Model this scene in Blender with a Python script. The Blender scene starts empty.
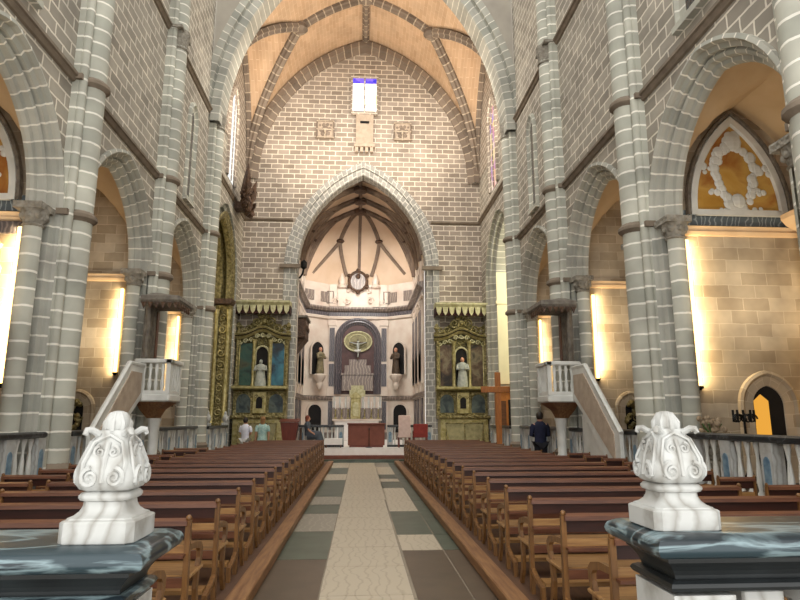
import bpy, bmesh, math, random
from mathutils import Vector, Matrix
random.seed(7)
PI=math.pi
sc=bpy.context.scene
col=sc.collection
# ------------------------------------------------------------------ materials
def lin(h):
    c=[int(h[i:i+2],16)/255 for i in (0,2,4)]
    return tuple((v/12.92 if v<=.04045 else ((v+.055)/1.055)**2.4) for v in c)+(1,)
def newmat(name):
    m=bpy.data.materials.new(name); m.use_nodes=True
    nt=m.node_tree; b=nt.nodes['Principled BSDF']
    return m,nt,b
def N(nt,t,**kw):
    n=nt.nodes.new(t)
    for k,v in kw.items():
        if k in n.inputs: n.inputs[k].default_value=v
        else: setattr(n,k,v)
    return n
def ramp(nt,stops):
    r=nt.nodes.new('ShaderNodeValToRGB'); e=r.color_ramp.elements
    while len(e)<len(stops): e.new(.5)
    for i,(p,c) in enumerate(stops): e[i].position=p; e[i].color=c
    return r
def stone(name,c1,c2,mo,bw,rh,ms,rough=.85,noise=.25,bump=.35,off=.5):
    m,nt,b=newmat(name); L=nt.links
    uv=N(nt,'ShaderNodeUVMap'); tc=N(nt,'ShaderNodeNewGeometry')
    nz=N(nt,'ShaderNodeTexNoise',Scale=1.3,Detail=3.0)
    L.new(tc.outputs['Position'],nz.inputs['Vector'])
    dis=N(nt,'ShaderNodeTexNoise',Scale=5.0,Detail=2.0); L.new(tc.outputs['Position'],dis.inputs['Vector'])
    mix=N(nt,'ShaderNodeMixRGB',blend_type='ADD'); mix.inputs[0].default_value=.04
    L.new(uv.outputs[0],mix.inputs[1]); L.new(dis.outputs['Color'],mix.inputs[2])
    br=N(nt,'ShaderNodeTexBrick'); br.offset=off; br.squash=1.0
    br.inputs['Color1'].default_value=lin(c1); br.inputs['Color2'].default_value=lin(c2); br.inputs['Mortar'].default_value=lin(mo)
    br.inputs['Scale'].default_value=1; br.inputs['Mortar Size'].default_value=ms; br.inputs['Mortar Smooth'].default_value=.25
    br.inputs['Brick Width'].default_value=bw; br.inputs['Row Height'].default_value=rh; br.inputs['Bias'].default_value=0
    L.new(mix.outputs[0],br.inputs['Vector'])
    r=ramp(nt,[(.25,(.55,.52,.5,1)),(.75,(1.25,1.22,1.18,1))])
    L.new(nz.outputs['Fac'],r.inputs[0])
    mu=N(nt,'ShaderNodeMixRGB',blend_type='MULTIPLY'); mu.inputs[0].default_value=noise*2
    L.new(br.outputs['Color'],mu.inputs[1]); L.new(r.outputs[0],mu.inputs[2])
    L.new(mu.outputs[0],b.inputs['Base Color']); b.inputs['Roughness'].default_value=rough
    bp=N(nt,'ShaderNodeBump',Strength=bump,Distance=.03)
    L.new(br.outputs['Fac'],bp.inputs['Height']); L.new(bp.outputs[0],b.inputs['Normal'])
    return m
def plain(name,c1,c2=None,rough=.6,metal=0.,scale=6.,bump=0.,bscale=30.,stretch=(1,1,1),spec=None,detail=3.,lo=.3,hi=.7,vor=False):
    m,nt,b=newmat(name); L=nt.links
    b.inputs['Roughness'].default_value=rough; b.inputs['Metallic'].default_value=metal
    if spec is not None: b.inputs['Specular IOR Level'].default_value=spec
    tc=N(nt,'ShaderNodeNewGeometry'); mp=N(nt,'ShaderNodeMapping'); mp.inputs['Scale'].default_value=stretch
    L.new(tc.outputs['Position'],mp.inputs['Vector'])
    if c2:
        nz=N(nt,'ShaderNodeTexNoise',Scale=scale,Detail=detail); L.new(mp.outputs[0],nz.inputs['Vector'])
        r=ramp(nt,[(lo,lin(c1)),(hi,lin(c2))]); L.new(nz.outputs['Fac'],r.inputs[0]); L.new(r.outputs[0],b.inputs['Base Color'])
    else: b.inputs['Base Color'].default_value=lin(c1)
    if bump:
        if vor:
            bz=N(nt,'ShaderNodeTexVoronoi',Scale=bscale); o=bz.outputs['Distance']
        else:
            bz=N(nt,'ShaderNodeTexNoise',Scale=bscale,Detail=4.0); o=bz.outputs['Fac']
        L.new(mp.outputs[0],bz.inputs['Vector'])
        bp=N(nt,'ShaderNodeBump',Strength=bump,Distance=.04); L.new(o,bp.inputs['Height']); L.new(bp.outputs[0],b.inputs['Normal'])
    return m
def marble(name,base,vein,scale=2.5,dist=6.,w=.12,rough=.3,base2=None,stretch=(1,1,1),wm=.45):
    m,nt,b=newmat(name); L=nt.links
    g0=N(nt,'ShaderNodeNewGeometry'); tc=N(nt,'ShaderNodeMapping'); tc.inputs['Scale'].default_value=stretch; L.new(g0.outputs['Position'],tc.inputs['Vector'])
    nz=N(nt,'ShaderNodeTexNoise',Scale=scale,Detail=6.0,Distortion=1.2); L.new(tc.outputs[0],nz.inputs['Vector'])
    r=ramp(nt,[(.5-w,lin(base)),(.5,lin(vein)),(.5+w,lin(base2 or base))])
    wv=N(nt,'ShaderNodeTexWave',Scale=scale*.6,Distortion=dist,Detail=4.0); wv.inputs['Detail Scale'].default_value=1.6
    L.new(tc.outputs[0],wv.inputs['Vector'])
    mx=N(nt,'ShaderNodeMath',operation='MULTIPLY_ADD'); mx.inputs[1].default_value=wm
    L.new(wv.outputs['Fac'],mx.inputs[0]); ms=N(nt,'ShaderNodeMath',operation='MULTIPLY'); ms.inputs[1].default_value=1-wm
    L.new(nz.outputs['Fac'],ms.inputs[0]); L.new(ms.outputs[0],mx.inputs[2])
    L.new(mx.outputs[0],r.inputs[0]); L.new(r.outputs[0],b.inputs['Base Color']); b.inputs['Roughness'].default_value=rough
    return m
def emis(name,c,s,c2=None,scale=3.):
    m,nt,b=newmat(name); L=nt.links
    b.inputs['Base Color'].default_value=(0,0,0,1); b.inputs['Emission Strength'].default_value=s
    b.inputs['Emission Color'].default_value=lin(c)
    if c2:
        tc=N(nt,'ShaderNodeNewGeometry'); nz=N(nt,'ShaderNodeTexVoronoi',Scale=scale); L.new(tc.outputs['Position'],nz.inputs['Vector'])
        r=ramp(nt,[(i/max(1,len(c2)-1),lin(x)) for i,x in enumerate(c2)])
        sp=N(nt,'ShaderNodeSeparateColor'); L.new(nz.outputs['Color'],sp.inputs[0]); L.new(sp.outputs[0],r.inputs[0]); L.new(r.outputs[0],b.inputs['Emission Color'])
    return m
M={}
M['wall']=stone('nave granite','a8a296','8d877c','d9d3c5',.58,.265,.021,noise=.32)
M['pier']=stone('pier granite','b9b9ad','a2a499','ebe9df',40.,.30,.022,noise=.32)
M['arch']=stone('arch granite','aeada3','989a91','e0ddd2',40.,.33,.02,noise=.3)
M['endwall']=stone('end wall granite','a2968a','8b7f72','ddd3c2',.55,.245,.022,noise=.22)
M['endarch']=stone('end arch granite','a3a19b','8e8d88','cfccc2',.33,.27,.02,noise=.2)
M['rib']=stone('rib granite','887a6c','6d6156','bcae9a',2.,.42,.03,noise=.2)
M['vault']=stone('vault brick','d0b293','c4a484','dcc3a3',.6,.24,.01,noise=.16,bump=.1)
M['navevault']=stone('nave vault brick','a99582','988572','c5b6a2',.5,.2,.02,noise=.2)
M['chapel']=stone('chapel ashlar','c6baa5','a59781','cbbfa9',.52,.25,.008,noise=.48,bump=.35)
M['chapelvault']=plain('chapel plaster','b89c78','c8ae8b',.9,scale=1.5)
M['plaster']=plain('cream plaster','d6cfae','e0dab9',.9,scale=1.2)
M['string']=plain('weathered string course','6e6254','857767',.9,scale=4.)
M['strip_stone']=plain('cream cornice stone','d3b48f','e0c4a0',.8,scale=3.)
M['capital']=plain('carved capital stone','9a9488','7a7468',.9,scale=7.,bump=.9,bscale=14.,vor=True)
M['white']=marble('white carved marble','b2b3b0','918f89',3.,4.,.2,.5)
M['whitedull']=plain('dull white marble','c4c5bf','dadad4',.5,scale=3.)
M['dark']=marble('dark green veined marble','18242b','75888d',3.2,3.,.06,.32,'25363d',stretch=(.35,1.,2.2),wm=.08)
M['black']=plain('dark inlay stone','111517','1d2224',.45,scale=6.)
M['blue']=plain('blue inlay stone','4c6a80','7f98a6',.4,scale=9.)
M['rail']=marble('dark grey rail marble','222527','4d5254',3.,6.,.08,.3)
M['pink']=plain('pale pink marble','c9b5a5','dbd0c2',.5,scale=1.4,detail=6.)
M['pinkgrey']=marble('grey pink marble','7d7068','a89a8e',1.5,5.,.15,.4)
M['purple']=marble('purple grey marble','4b474c','7b7373',2.5,5.,.15,.35)
M['greymar']=marble('streaked blue grey marble','5b656b','a7b0b3',2.5,6.,.12,.4)
M['chvault']=plain('chancel vault plaster','c4a98e','d3bba3',.9,scale=.8)
M['chrib']=plain('chancel rib stone','6a594e','82705f',.9,scale=3.)
M['wood']=plain('pew wood','4d2a1b','6b422b',.42,scale=5.,stretch=(.6,6,6))
M['woodlt']=plain('worn seat wood','7a5530','a37c4c',.4,scale=5.,stretch=(.6,6,6))
M['woodshade']=plain('pew panel wood with painted shade','2c120b','3d1b10',.4,scale=5.,stretch=(.6,6,6))  # pew wood darkened to paint in the shade below the top rail
M['woodend']=plain('pew end wood','5a3c20','80592f',.4,scale=5.,stretch=(6,6,.8))
M['plank']=plain('platform plank','6b4629','926b45',.5,scale=4.,stretch=(6,.5,6))
M['platform']=plain('platform boards','4a3121','5f4029',.6,scale=4.,stretch=(6,.5,6))
M['oak']=plain('orange wood','9c5a24','b8732f',.5,scale=5.,stretch=(6,6,.8))
M['mahog']=plain('red brown mahogany','5a1f14','71301d',.4,scale=4.,stretch=(6,6,.8))
M['brownbox']=plain('brown altar cloth','6b3a2c','7c4636',.7,scale=5.)
M['oldwood']=plain('old grey carved wood','7d756a','565047',.75,scale=8.,bump=.6,bscale=20.)
M['darkwood']=plain('black brown carved wood','3a281d','5c412c',.6,scale=7.,bump=.8,bscale=16.,vor=True)
M['gold']=plain('gilded wood','57502c','a3976a',.42,.55,scale=9.,bump=1.,bscale=13.,vor=True)
M['goldpl']=plain('plain gilding','8a8048','bcb083',.4,.5,scale=8.)
M['golddk']=plain('dull dark gilding','3a351f','6f673c',.5,.5,scale=7.,bump=1.,bscale=11.,vor=True)
M['canopygold']=plain('pale gold cloth','a09a70','c9c49e',.7,.0,scale=8.)
M['crimson']=plain('dark red velvet','2a1210','3d1a15',.9,scale=8.)
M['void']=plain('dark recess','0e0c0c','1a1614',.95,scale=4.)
M['glassdk']=plain('dark leaded glass','20262a','3a4448',.25,scale=14.)
M['iron']=plain('black iron','141414','222220',.5,.6)
M['skin']=plain('skin','b98468','c79277',.6,scale=8.)
M['hairdk']=plain('dark hair','16110e','241a14',.6,scale=30.)
M['hairgold']=plain('fair brown hair','7a5631','946c41',.6,scale=30.)
M['hairred']=plain('auburn hair','6a2e1c','7f3c25',.6,scale=30.)
M['shirtw']=plain('white shirt cloth','e2e2ec','cfd0de',.9,scale=8.)
M['pale']=plain('pale trousers cloth','b8b6b4','c6c4c2',.9,scale=8.)
M['teal']=plain('teal patterned dress','7fa9a4','b7cbc4',.9,scale=22.)
M['navy']=plain('navy cloth','171a30','20243e',.9,scale=8.)
M['navydk']=plain('black trousers cloth','101018','191a22',.9,scale=8.)
M['greycl']=plain('slate grey cloth','3f444c','50565e',.9,scale=8.)
M['pinkcl']=plain('pale pink upholstery','cdb0a6','d9c0b6',.8,scale=8.)
M['redcl']=plain('red upholstery','7a2622','8f342c',.8,scale=8.)
M['linen']=plain('white linen','e6e0da','f0ebe6',.85,scale=5.)
M['statue']=plain('pale painted statue','8f958e','b0b2a8',.6,scale=9.)
M['statuedk']=plain('dark painted robe','33291f','5a4632',.6,scale=7.)
M['statueg']=plain('green brown robe','4c4a34','8b7d5c',.6,scale=6.)
M['flower']=plain('dried flowers','7a6a52','a8937a',.9,scale=20.)
M['leaf']=plain('green leaves','3e5a2c','5f7d42',.8,scale=20.)
M['glow']=emis('warm light tube','ffd07e',4.)
M['reliefst']=plain('pale relief stone','a39280','b7a693',.85,scale=5.)
M['olive']=plain('olive gilt panel','76704f','98906a',.6,.1,scale=6.)
M['chapelfloor']=plain('dark chapel floor','3a332c','4a4038',.6,scale=2.)
M['nichered']=plain('dark red niche marble','3a2422','563834',.5,scale=3.)
M['spandrel']=plain('grey spandrel plaster','9c958a','aca598',.9,scale=1.2)
M['glowdim']=emis('dim warm light strip','ffcf86',3.)
M['amber']=emis('amber lamp light','d99a3a',.9)
M['winw']=emis('daylight stained glass',  'ffffff',1.8,['ffffff','f6f6ff','d9e6ff','ffffff','f2d9a0','ffffff'],2.6)
M['winblue']=emis('blue stained glass','3a2fd0',1.2,['2b22b8','5a46e0','8f6fd0'],6.)
M['wincol']=emis('coloured stained glass','e0a0b0',.9,['d9a58a','c06ab4','f0e3c0','e8c070','9c7ac8','e2b0a0'],3.2)
M['winpale']=emis('pale daylight glass','e8e8e6',1.15,['f2f2ee','d8dcdc','efeae0'],3.)
def painting(name,cols,scale):
    m,nt,b=newmat(name); L=nt.links
    tc=N(nt,'ShaderNodeNewGeometry'); nz=N(nt,'ShaderNodeTexNoise',Scale=scale,Detail=4.,Distortion=.6)
    L.new(tc.outputs['Position'],nz.inputs['Vector'])
    sp=N(nt,'ShaderNodeSeparateXYZ'); L.new(tc.outputs['Position'],sp.inputs[0])
    r=ramp(nt,[(.25+.5*i/(len(cols)-1),lin(c)) for i,c in enumerate(cols)]); L.new(nz.outputs['Fac'],r.inputs[0])
    L.new(r.outputs[0],b.inputs['Base Color']); b.inputs['Roughness'].default_value=.5
    return m
M['paintA']=painting('dark green painting',['0a0f0d','12221e','2f5244','4a4a32','0e0c0a'],1.6)
M['paintB']=painting('blue sky painting',['161615','1c2f3a','2c6276','3f7c8a','262625'],1.3)
M['paintC']=painting('brown figures painting',['0d0a08','241a12','57422f','756a52','140e0a'],2.2)
M['paintD']=painting('dim predella painting',['121416','26343a','55605a','2c2620'],2.5)
M['paintY']=painting('ochre tympanum painting',['a5772e','b98c3e','c29a50','9a5f2a','b8914c'],1.1)
M['paintR']=painting('white and crimson painting',['eceae2','e8e4da','8d1c20','6c1418','dfe0dc'],1.6)
FL={}
for k,(c1,c2) in {'pale':('b3a894','9d917c'),'brown':('4a3f34','574a3d'),'green':('414a40','525c50'),'grey':('857f72','9a9486')}.items():
    FL[k]=marble('floor slab '+k,c1,c2,2.2,5.,.1,.35) if k in('pale','grey') else plain('floor slab '+k,c1,c2,.35,scale=3.)
M['floorbase']=stone('floor flags','8d8372','7a7163','6b6254',.9,.9,.012,rough=.5,bump=.1)

# ------------------------------------------------------------------ mesh builder
class MB:
    def __init__(s,T=None): s.v=[];s.f=[];s.u=[];s.m=[];s.T=T;s.mi=0
    def pt(s,p):
        p=Vector(p)
        if s.T is not None: p=s.T@p
        s.v.append(p); return len(s.v)-1
    def face(s,pts,uv=None):
        ix=[s.pt(p) for p in pts]; s.f.append(ix); s.u.append(uv); s.m.append(s.mi)
    def grid(s,rows,uvs=None,close=False):
        ids=[[s.pt(p) for p in r] for r in rows]
        for i in range(len(rows)-1):
            n=len(rows[i]); rng=range(n if close else n-1)
            for j in rng:
                k=(j+1)%n
                s.f.append([ids[i][j],ids[i][k],ids[i+1][k],ids[i+1][j]]); s.m.append(s.mi)
                s.u.append([uvs[i][j],uvs[i][k],uvs[i+1][k],uvs[i+1][j]] if uvs and not close else None)
        return ids
    def box(s,x0,x1,y0,y1,z0,z1):
        c=[(x,y,z) for z in (z0,z1) for y in (y0,y1) for x in (x0,x1)]
        ids=[s.pt(p) for p in c]
        for q in ((0,2,3,1),(4,5,7,6),(0,1,5,4),(2,6,7,3),(0,4,6,2),(1,3,7,5)):
            s.f.append([ids[i] for i in q]); s.u.append(None); s.m.append(s.mi)
    def bbox(s,x0,x1,y0,y1,z0,z1,b=.02):
        # box with chamfered vertical and horizontal edges
        def ring(z,i): return [(x0+b+i,y0+i,z),(x1-b-i,y0+i,z),(x1-i,y0+b+i,z),(x1-i,y1-b-i,z),(x1-b-i,y1-i,z),(x0+b+i,y1-i,z),(x0+i,y1-b-i,z),(x0+i,y0+b+i,z)]
        s.rings([ring(z0,b),ring(z0+b,0),ring(z1-b,0),ring(z1,b)])
    def rings(s,rings,cap=True):
        ids=s.grid(rings,close=True)
        if cap:
            s.f.append(ids[0][::-1]); s.f.append(ids[-1]); s.u+= [None,None]; s.m+=[s.mi,s.mi]
    def lathe(s,prof,c=(0,0,0),n=12,sx=1,sy=1,a0=0,sq=None):
        R=[]
        for r,z in prof:
            ring=[]
            for i in range(n):
                t=a0+2*PI*i/n; cx,sy_=math.cos(t),math.sin(t)
                if sq:
                    d=(abs(cx)**sq+abs(sy_)**sq)**(-1/sq); cx*=d; sy_*=d
                ring.append((c[0]+r*sx*cx,c[1]+r*sy*sy_,c[2]+z))
            R.append(ring)
        s.rings(R)
    def prism(s,poly,axis,a,b):
        def P(u,w,t): return {'x':(t,u,w),'y':(u,t,w),'z':(u,w,t)}[axis]
        A=[s.pt(P(u,w,a)) for u,w in poly]; B=[s.pt(P(u,w,b)) for u,w in poly]; n=len(poly)
        s.f.append(A[::-1]); s.f.append(B); s.u+=[None,None]; s.m+=[s.mi]*2
        for i in range(n):
            j=(i+1)%n; s.f.append([A[i],A[j],B[j],B[i]]); s.u.append(None); s.m.append(s.mi)
    def tube(s,pts,r,n=6):
        pts=[Vector(p) for p in pts]; R=[]
        for i,p in enumerate(pts):
            d=(pts[min(i+1,len(pts)-1)]-pts[max(i-1,0)]).normalized()
            a=d.orthogonal().normalized() if i==0 else (a0-d*a0.dot(d)).normalized()
            a0=a; b=d.cross(a); rr=r[i] if isinstance(r,(list,tuple)) else r
            R.append([tuple(p+a*rr*math.cos(2*PI*k/n)+b*rr*math.sin(2*PI*k/n)) for k in range(n)])
        s.rings(R)
    def ball(s,c,r,n=10,sx=1,sy=1,sz=1):
        s.lathe([(max(.002,r*math.sin(PI*i/6)),-r*sz*math.cos(PI*i/6)) for i in range(7)],c,n,sx,sy)
    def scroll(s,c,r,axis='y',turn=1.6,th=.02,flip=1,start=0):
        pts=[];rs=[]
        for i in range(22):
            t=i/21; a=start+flip*2*PI*turn*t; rr=r*(1-.85*t)
            u,w=rr*math.cos(a),rr*math.sin(a)
            pts.append({'y':(c[0]+u,c[1],c[2]+w),'x':(c[0],c[1]+u,c[2]+w)}[axis]); rs.append(th*(1-.5*t))
        s.tube(pts,rs,5)
    def build(s,name,mat,parent=None,smooth=False,kind=None,loc=None):
        me=bpy.data.meshes.new(name)
        me.from_pydata([tuple(p) for p in s.v],[],s.f)
        mats=mat if isinstance(mat,(list,tuple)) else [mat]
        for m in mats: me.materials.append(m)
        uvl=me.uv_layers.new(name='UVMap')
        for p,uv,mi in zip(me.polygons,s.u,s.m):
            p.material_index=mi; p.use_smooth=smooth
            n=p.normal
            for k,li in enumerate(p.loop_indices):
                if uv: uvl.data[li].uv=uv[k]; continue
                q=me.vertices[me.loops[li].vertex_index].co
                if abs(n.z)>.75: uvl.data[li].uv=(q.x,q.y)
                elif abs(n.x)>abs(n.y): uvl.data[li].uv=(q.y,q.z)
                else: uvl.data[li].uv=(q.x,q.z)
        bm=bmesh.new(); bm.from_mesh(me); bmesh.ops.remove_doubles(bm,verts=bm.verts,dist=1e-5); bmesh.ops.recalc_face_normals(bm,faces=bm.faces); bm.to_mesh(me); bm.free()
        if smooth:
            try: me.set_sharp_from_angle(angle=math.radians(40))
            except Exception: pass
        o=bpy.data.objects.new(name,me); col.objects.link(o)
        if parent: o.parent=parent
        if kind: o['kind']=kind
        if loc: o.location=loc
        return o
def tag(o,label,cat,group=None):
    o['label']=label; o['category']=cat
    if group: o['group']=group
    return o
def thing(name,label,cat,loc=(0,0,0),rz=0,group=None):
    o=bpy.data.objects.new(name,None); col.objects.link(o); o.location=loc; o.rotation_euler=(0,0,rz); o.empty_display_size=.1
    return tag(o,label,cat,group)
def copy_tree(o,parent=None):
    c=o.copy(); col.objects.link(c); c.parent=parent
    for ch in o.children: copy_tree(ch,c)
    return c
def st(mb,name,mat,smooth=False): return mb.build(name,mat,None,smooth,'structure')
def ord_(n): return ['first','second','third','fourth','fifth','sixth','seventh','eighth','ninth','tenth','eleventh','twelfth','thirteenth','fourteenth','fifteenth','sixteenth','seventeenth','eighteenth','nineteenth','twentieth','twenty-first'][n]

# ------------------------------------------------------------------ arches
def arch_pts(a,rise,z0,off=0,n=12):
    R=(a*a+rise*rise)/(2*a); c=R-a; r=R+off
    te=math.acos(max(-1,min(1,-c/r)))
    L=[(c+r*math.cos(PI+(te-PI)*i/n), z0+r*math.sin(PI+(te-PI)*i/n)) for i in range(n+1)]
    return L+[(-t,z) for t,z in L[-2::-1]]
def arch_z(t,a,rise,z0):
    R=(a*a+rise*rise)/(2*a); c=R-a; x=abs(t)+c
    return z0+math.sqrt(max(0,R*R-x*x))
def sweep(mb,a,rise,z0,zb,prof,mp,n=12,jn=4):
    """sweep a list of (offset, depth) along jamb-arch-jamb; mp(t,z,depth)->xyz"""
    rows=[];uvs=[]
    ref=None; cum=0; last=None
    for off,d in prof:
        A=arch_pts(a,rise,z0,off,n)
        J=[] if zb is None else [zb+(z0-zb)*i/jn for i in range(jn)]
        P=[(A[0][0],z) for z in J]+A+[(A[-1][0],z) for z in J[::-1]]
        if ref is None:
            ref=[0]
            for i in range(1,len(P)): ref.append(ref[-1]+math.hypot(P[i][0]-P[i-1][0],P[i][1]-P[i-1][1]))
            tot=ref[-1]; ref=[min(v,tot-v) for v in ref]
        if last is not None: cum+=math.hypot(off-last[0],d-last[1])
        last=(off,d)
        rows.append([mp(t,z,d) for t,z in P]); uvs.append([(cum,v) for v in ref])
    mb.grid(rows,uvs)
def sheet(mb,x0,x1,mid,a,rise,z0,off,zb,ztop,mp,n=12):
    """flat wall with an arched opening"""
    A=[(mid+t,z) for t,z in arch_pts(a,rise,z0,off,n)]
    L,Rr=A[0][0],A[-1][0]
    zt=ztop if callable(ztop) else (lambda x:ztop)
    def cols(P):
        for (xa,za),(xb,zb_) in zip(P,P[1:]):
            mb.face([mp(xa,za),mp(xb,zb_),mp(xb,zt(xb)),mp(xa,zt(xa))])
    m=6
    cols([(x0+(L-x0)*i/m,zb) for i in range(m+1)]); cols(A); cols([(Rr+(x1-Rr)*i/m,zb) for i in range(m+1)])

W=5.6; TH=.4; S1=8.1; S2=12.6
ZTOP=20.5
PY=[1.6,6.45,11.3,16.1,21.0]
CROSS=27.5
# ------------------------------------------------------------------ floor
fb=MB(); fb.box(-9.6,9.6,1.0,38.5,-.3,-.004); st(fb,'floor',M['floorbase'])
AX=.12
slab=MB(); slmats=[FL['pale'],FL['brown'],FL['green'],FL['grey']]
def fs(x0,x1,y0,y1,mi):
    slab.mi=mi; g=.008; slab.box(x0+g,x1-g,y0+g,y1-g,-.05,.0)
ys=[3.0,4.3,5.2,6.4,7.6,8.7,10.0,11.2,12.4,13.6,15,16.6,18,19.6,21.2,22.8,25.2]
for i,(a,b) in enumerate(zip(ys,ys[1:])): fs(AX-.55,AX+.38+.05*(i>8),a,b,0)
Lrow=[(3,8.0,1),(8.0,9.9,2),(9.9,11.7,3),(11.7,12.9,2),(12.9,14.2,3),(14.2,17.9,2),(17.9,19.8,0),(19.8,22.3,2),(22.3,25.2,0)]
Rrow=[(3,8.45,1),(8.45,9.55,0),(9.55,11.9,2),(11.9,13.4,0),(13.4,15.8,0),(15.8,17.4,2),(17.4,18.2,0),(18.2,19.6,2),(19.6,22.6,0),(22.6,25.2,3)]
for a,b,k in Lrow: fs(AX-1.2,AX-.55,a,b,k)
for a,b,k in Rrow: fs(AX+.4,AX+.95,a,b,k); fs(AX+.95,AX+1.22,a,b,1 if k==1 else 2)
st(slab,'floor_aisle',slmats)
# platforms the pews stand on
pf=MB(); pf.box(AX-4.95-.1,AX-1.36,3.2,24.1,0,.1); st(pf,'floor_platform_left',M['platform'])
pf=MB(); pf.box(AX+1.36,AX+5.05,3.2,24.1,0,.1); st(pf,'floor_platform_right',M['platform'])
pf=MB(); pf.bbox(AX-1.36,AX-1.17,3.2,24.1,0,.125,.012); st(pf,'trim_platform_left',M['plank'])
pf=MB(); pf.bbox(AX+1.17,AX+1.36,3.2,24.1,0,.125,.012); st(pf,'trim_platform_right',M['plank'])
# sanctuary platform with its steps
p=MB(); p.box(-4.9,4.9,24.85,25.1,0,.12); st(p,'floor_sanctuary_step_green',FL['green'])
p=MB(); p.box(-4.9,4.9,25.1,25.35,0,.26); st(p,'floor_sanctuary_step_red',M['brownbox'])
p=MB(); p.box(-4.9,4.9,25.35,38,0,.55); st(p,'floor_sanctuary',M['linen'])
# raised chapel floors
for s,n in ((-1,'left'),(1,'right')):
    p=MB(); p.box(min(s*5.25,s*9.2),max(s*5.25,s*9.2),1.6,27.4,0,.55); st(p,'floor_chapels_'+n,M['chapelfloor'])

# ------------------------------------------------------------------ nave side walls
BH=[1.68,1.68,1.68,1.68]
hoods=[(.40,0),(.40,-.07),(.33,-.09),(.30,-.03),(.30,.02),(.22,.06),(.22,.16),(.17,.13),(.12,.16),(.10,.26),(.03,.28),(0,.34),(0,TH)]
for s,n in ((-1,'left'),(1,'right')):
    w=MB(); av=MB(); bk=MB()
    F=lambda t,z,s=s:(s*W,t,z); B=lambda t,z,s=s:(s*(W+TH),t,z)
    for i in range(4):
        mid=(PY[i]+PY[i+1])/2; a=1.68 if i else 1.62
        sheet(w,PY[i],PY[i+1],mid,a,2.05,5.4,.40,.5,S2+.2,F)
        sheet(bk,PY[i],PY[i+1],mid,a,2.05,5.4,0,.5,9.2,B)
        sweep(av,a,2.05,5.4,.5,hoods,lambda t,z,d,mid=mid,s=s:(s*(W+d),mid+t,z))
    # crossing bay wall, wide arch into the transept
    sheet(w,PY[4],CROSS,24.2,2.15,2.6,7.5,.30,.5,13.05,F)
    sweep(av,2.15,2.6,7.5,.5,[(.3,0),(.3,.12),(.15,.18),(.15,.3),(0,.4),(0,.95)],lambda t,z,d,s=s:(s*(W+d),24.2+t,z))
    w.grid([[(s*W,y,z) for y in (1.6,6.45,11.3,16.1,20.4)] for z in (S2+.2,16.5,ZTOP)])
    sheet(w,PY[0],PY[1],(PY[0]+PY[1])/2,.01,.01,5,0,S1,S1,F) if False else None
    st(w,'wall_'+n,M['wall']); st(av,'trim_arcade_'+n,M['arch']); st(bk,'wall_chapel_front_'+n,M['chapel'])
    # string courses
    t=MB()
    prof=[(0,-.1),(.05,-.09),(.09,-.01),(.13,.0),(.13,.06),(.04,.1),(0,.12)]
    for zc,ya,yb in ((S1,1.6,21),(S2,1.6,21),(10.95,21,27.5)):
        t.grid([[(s*(W-d),y,zc+dz) for y in (ya,yb)] for d,dz in prof])
    st(t,'trim_string_'+n,M['string'])
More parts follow.
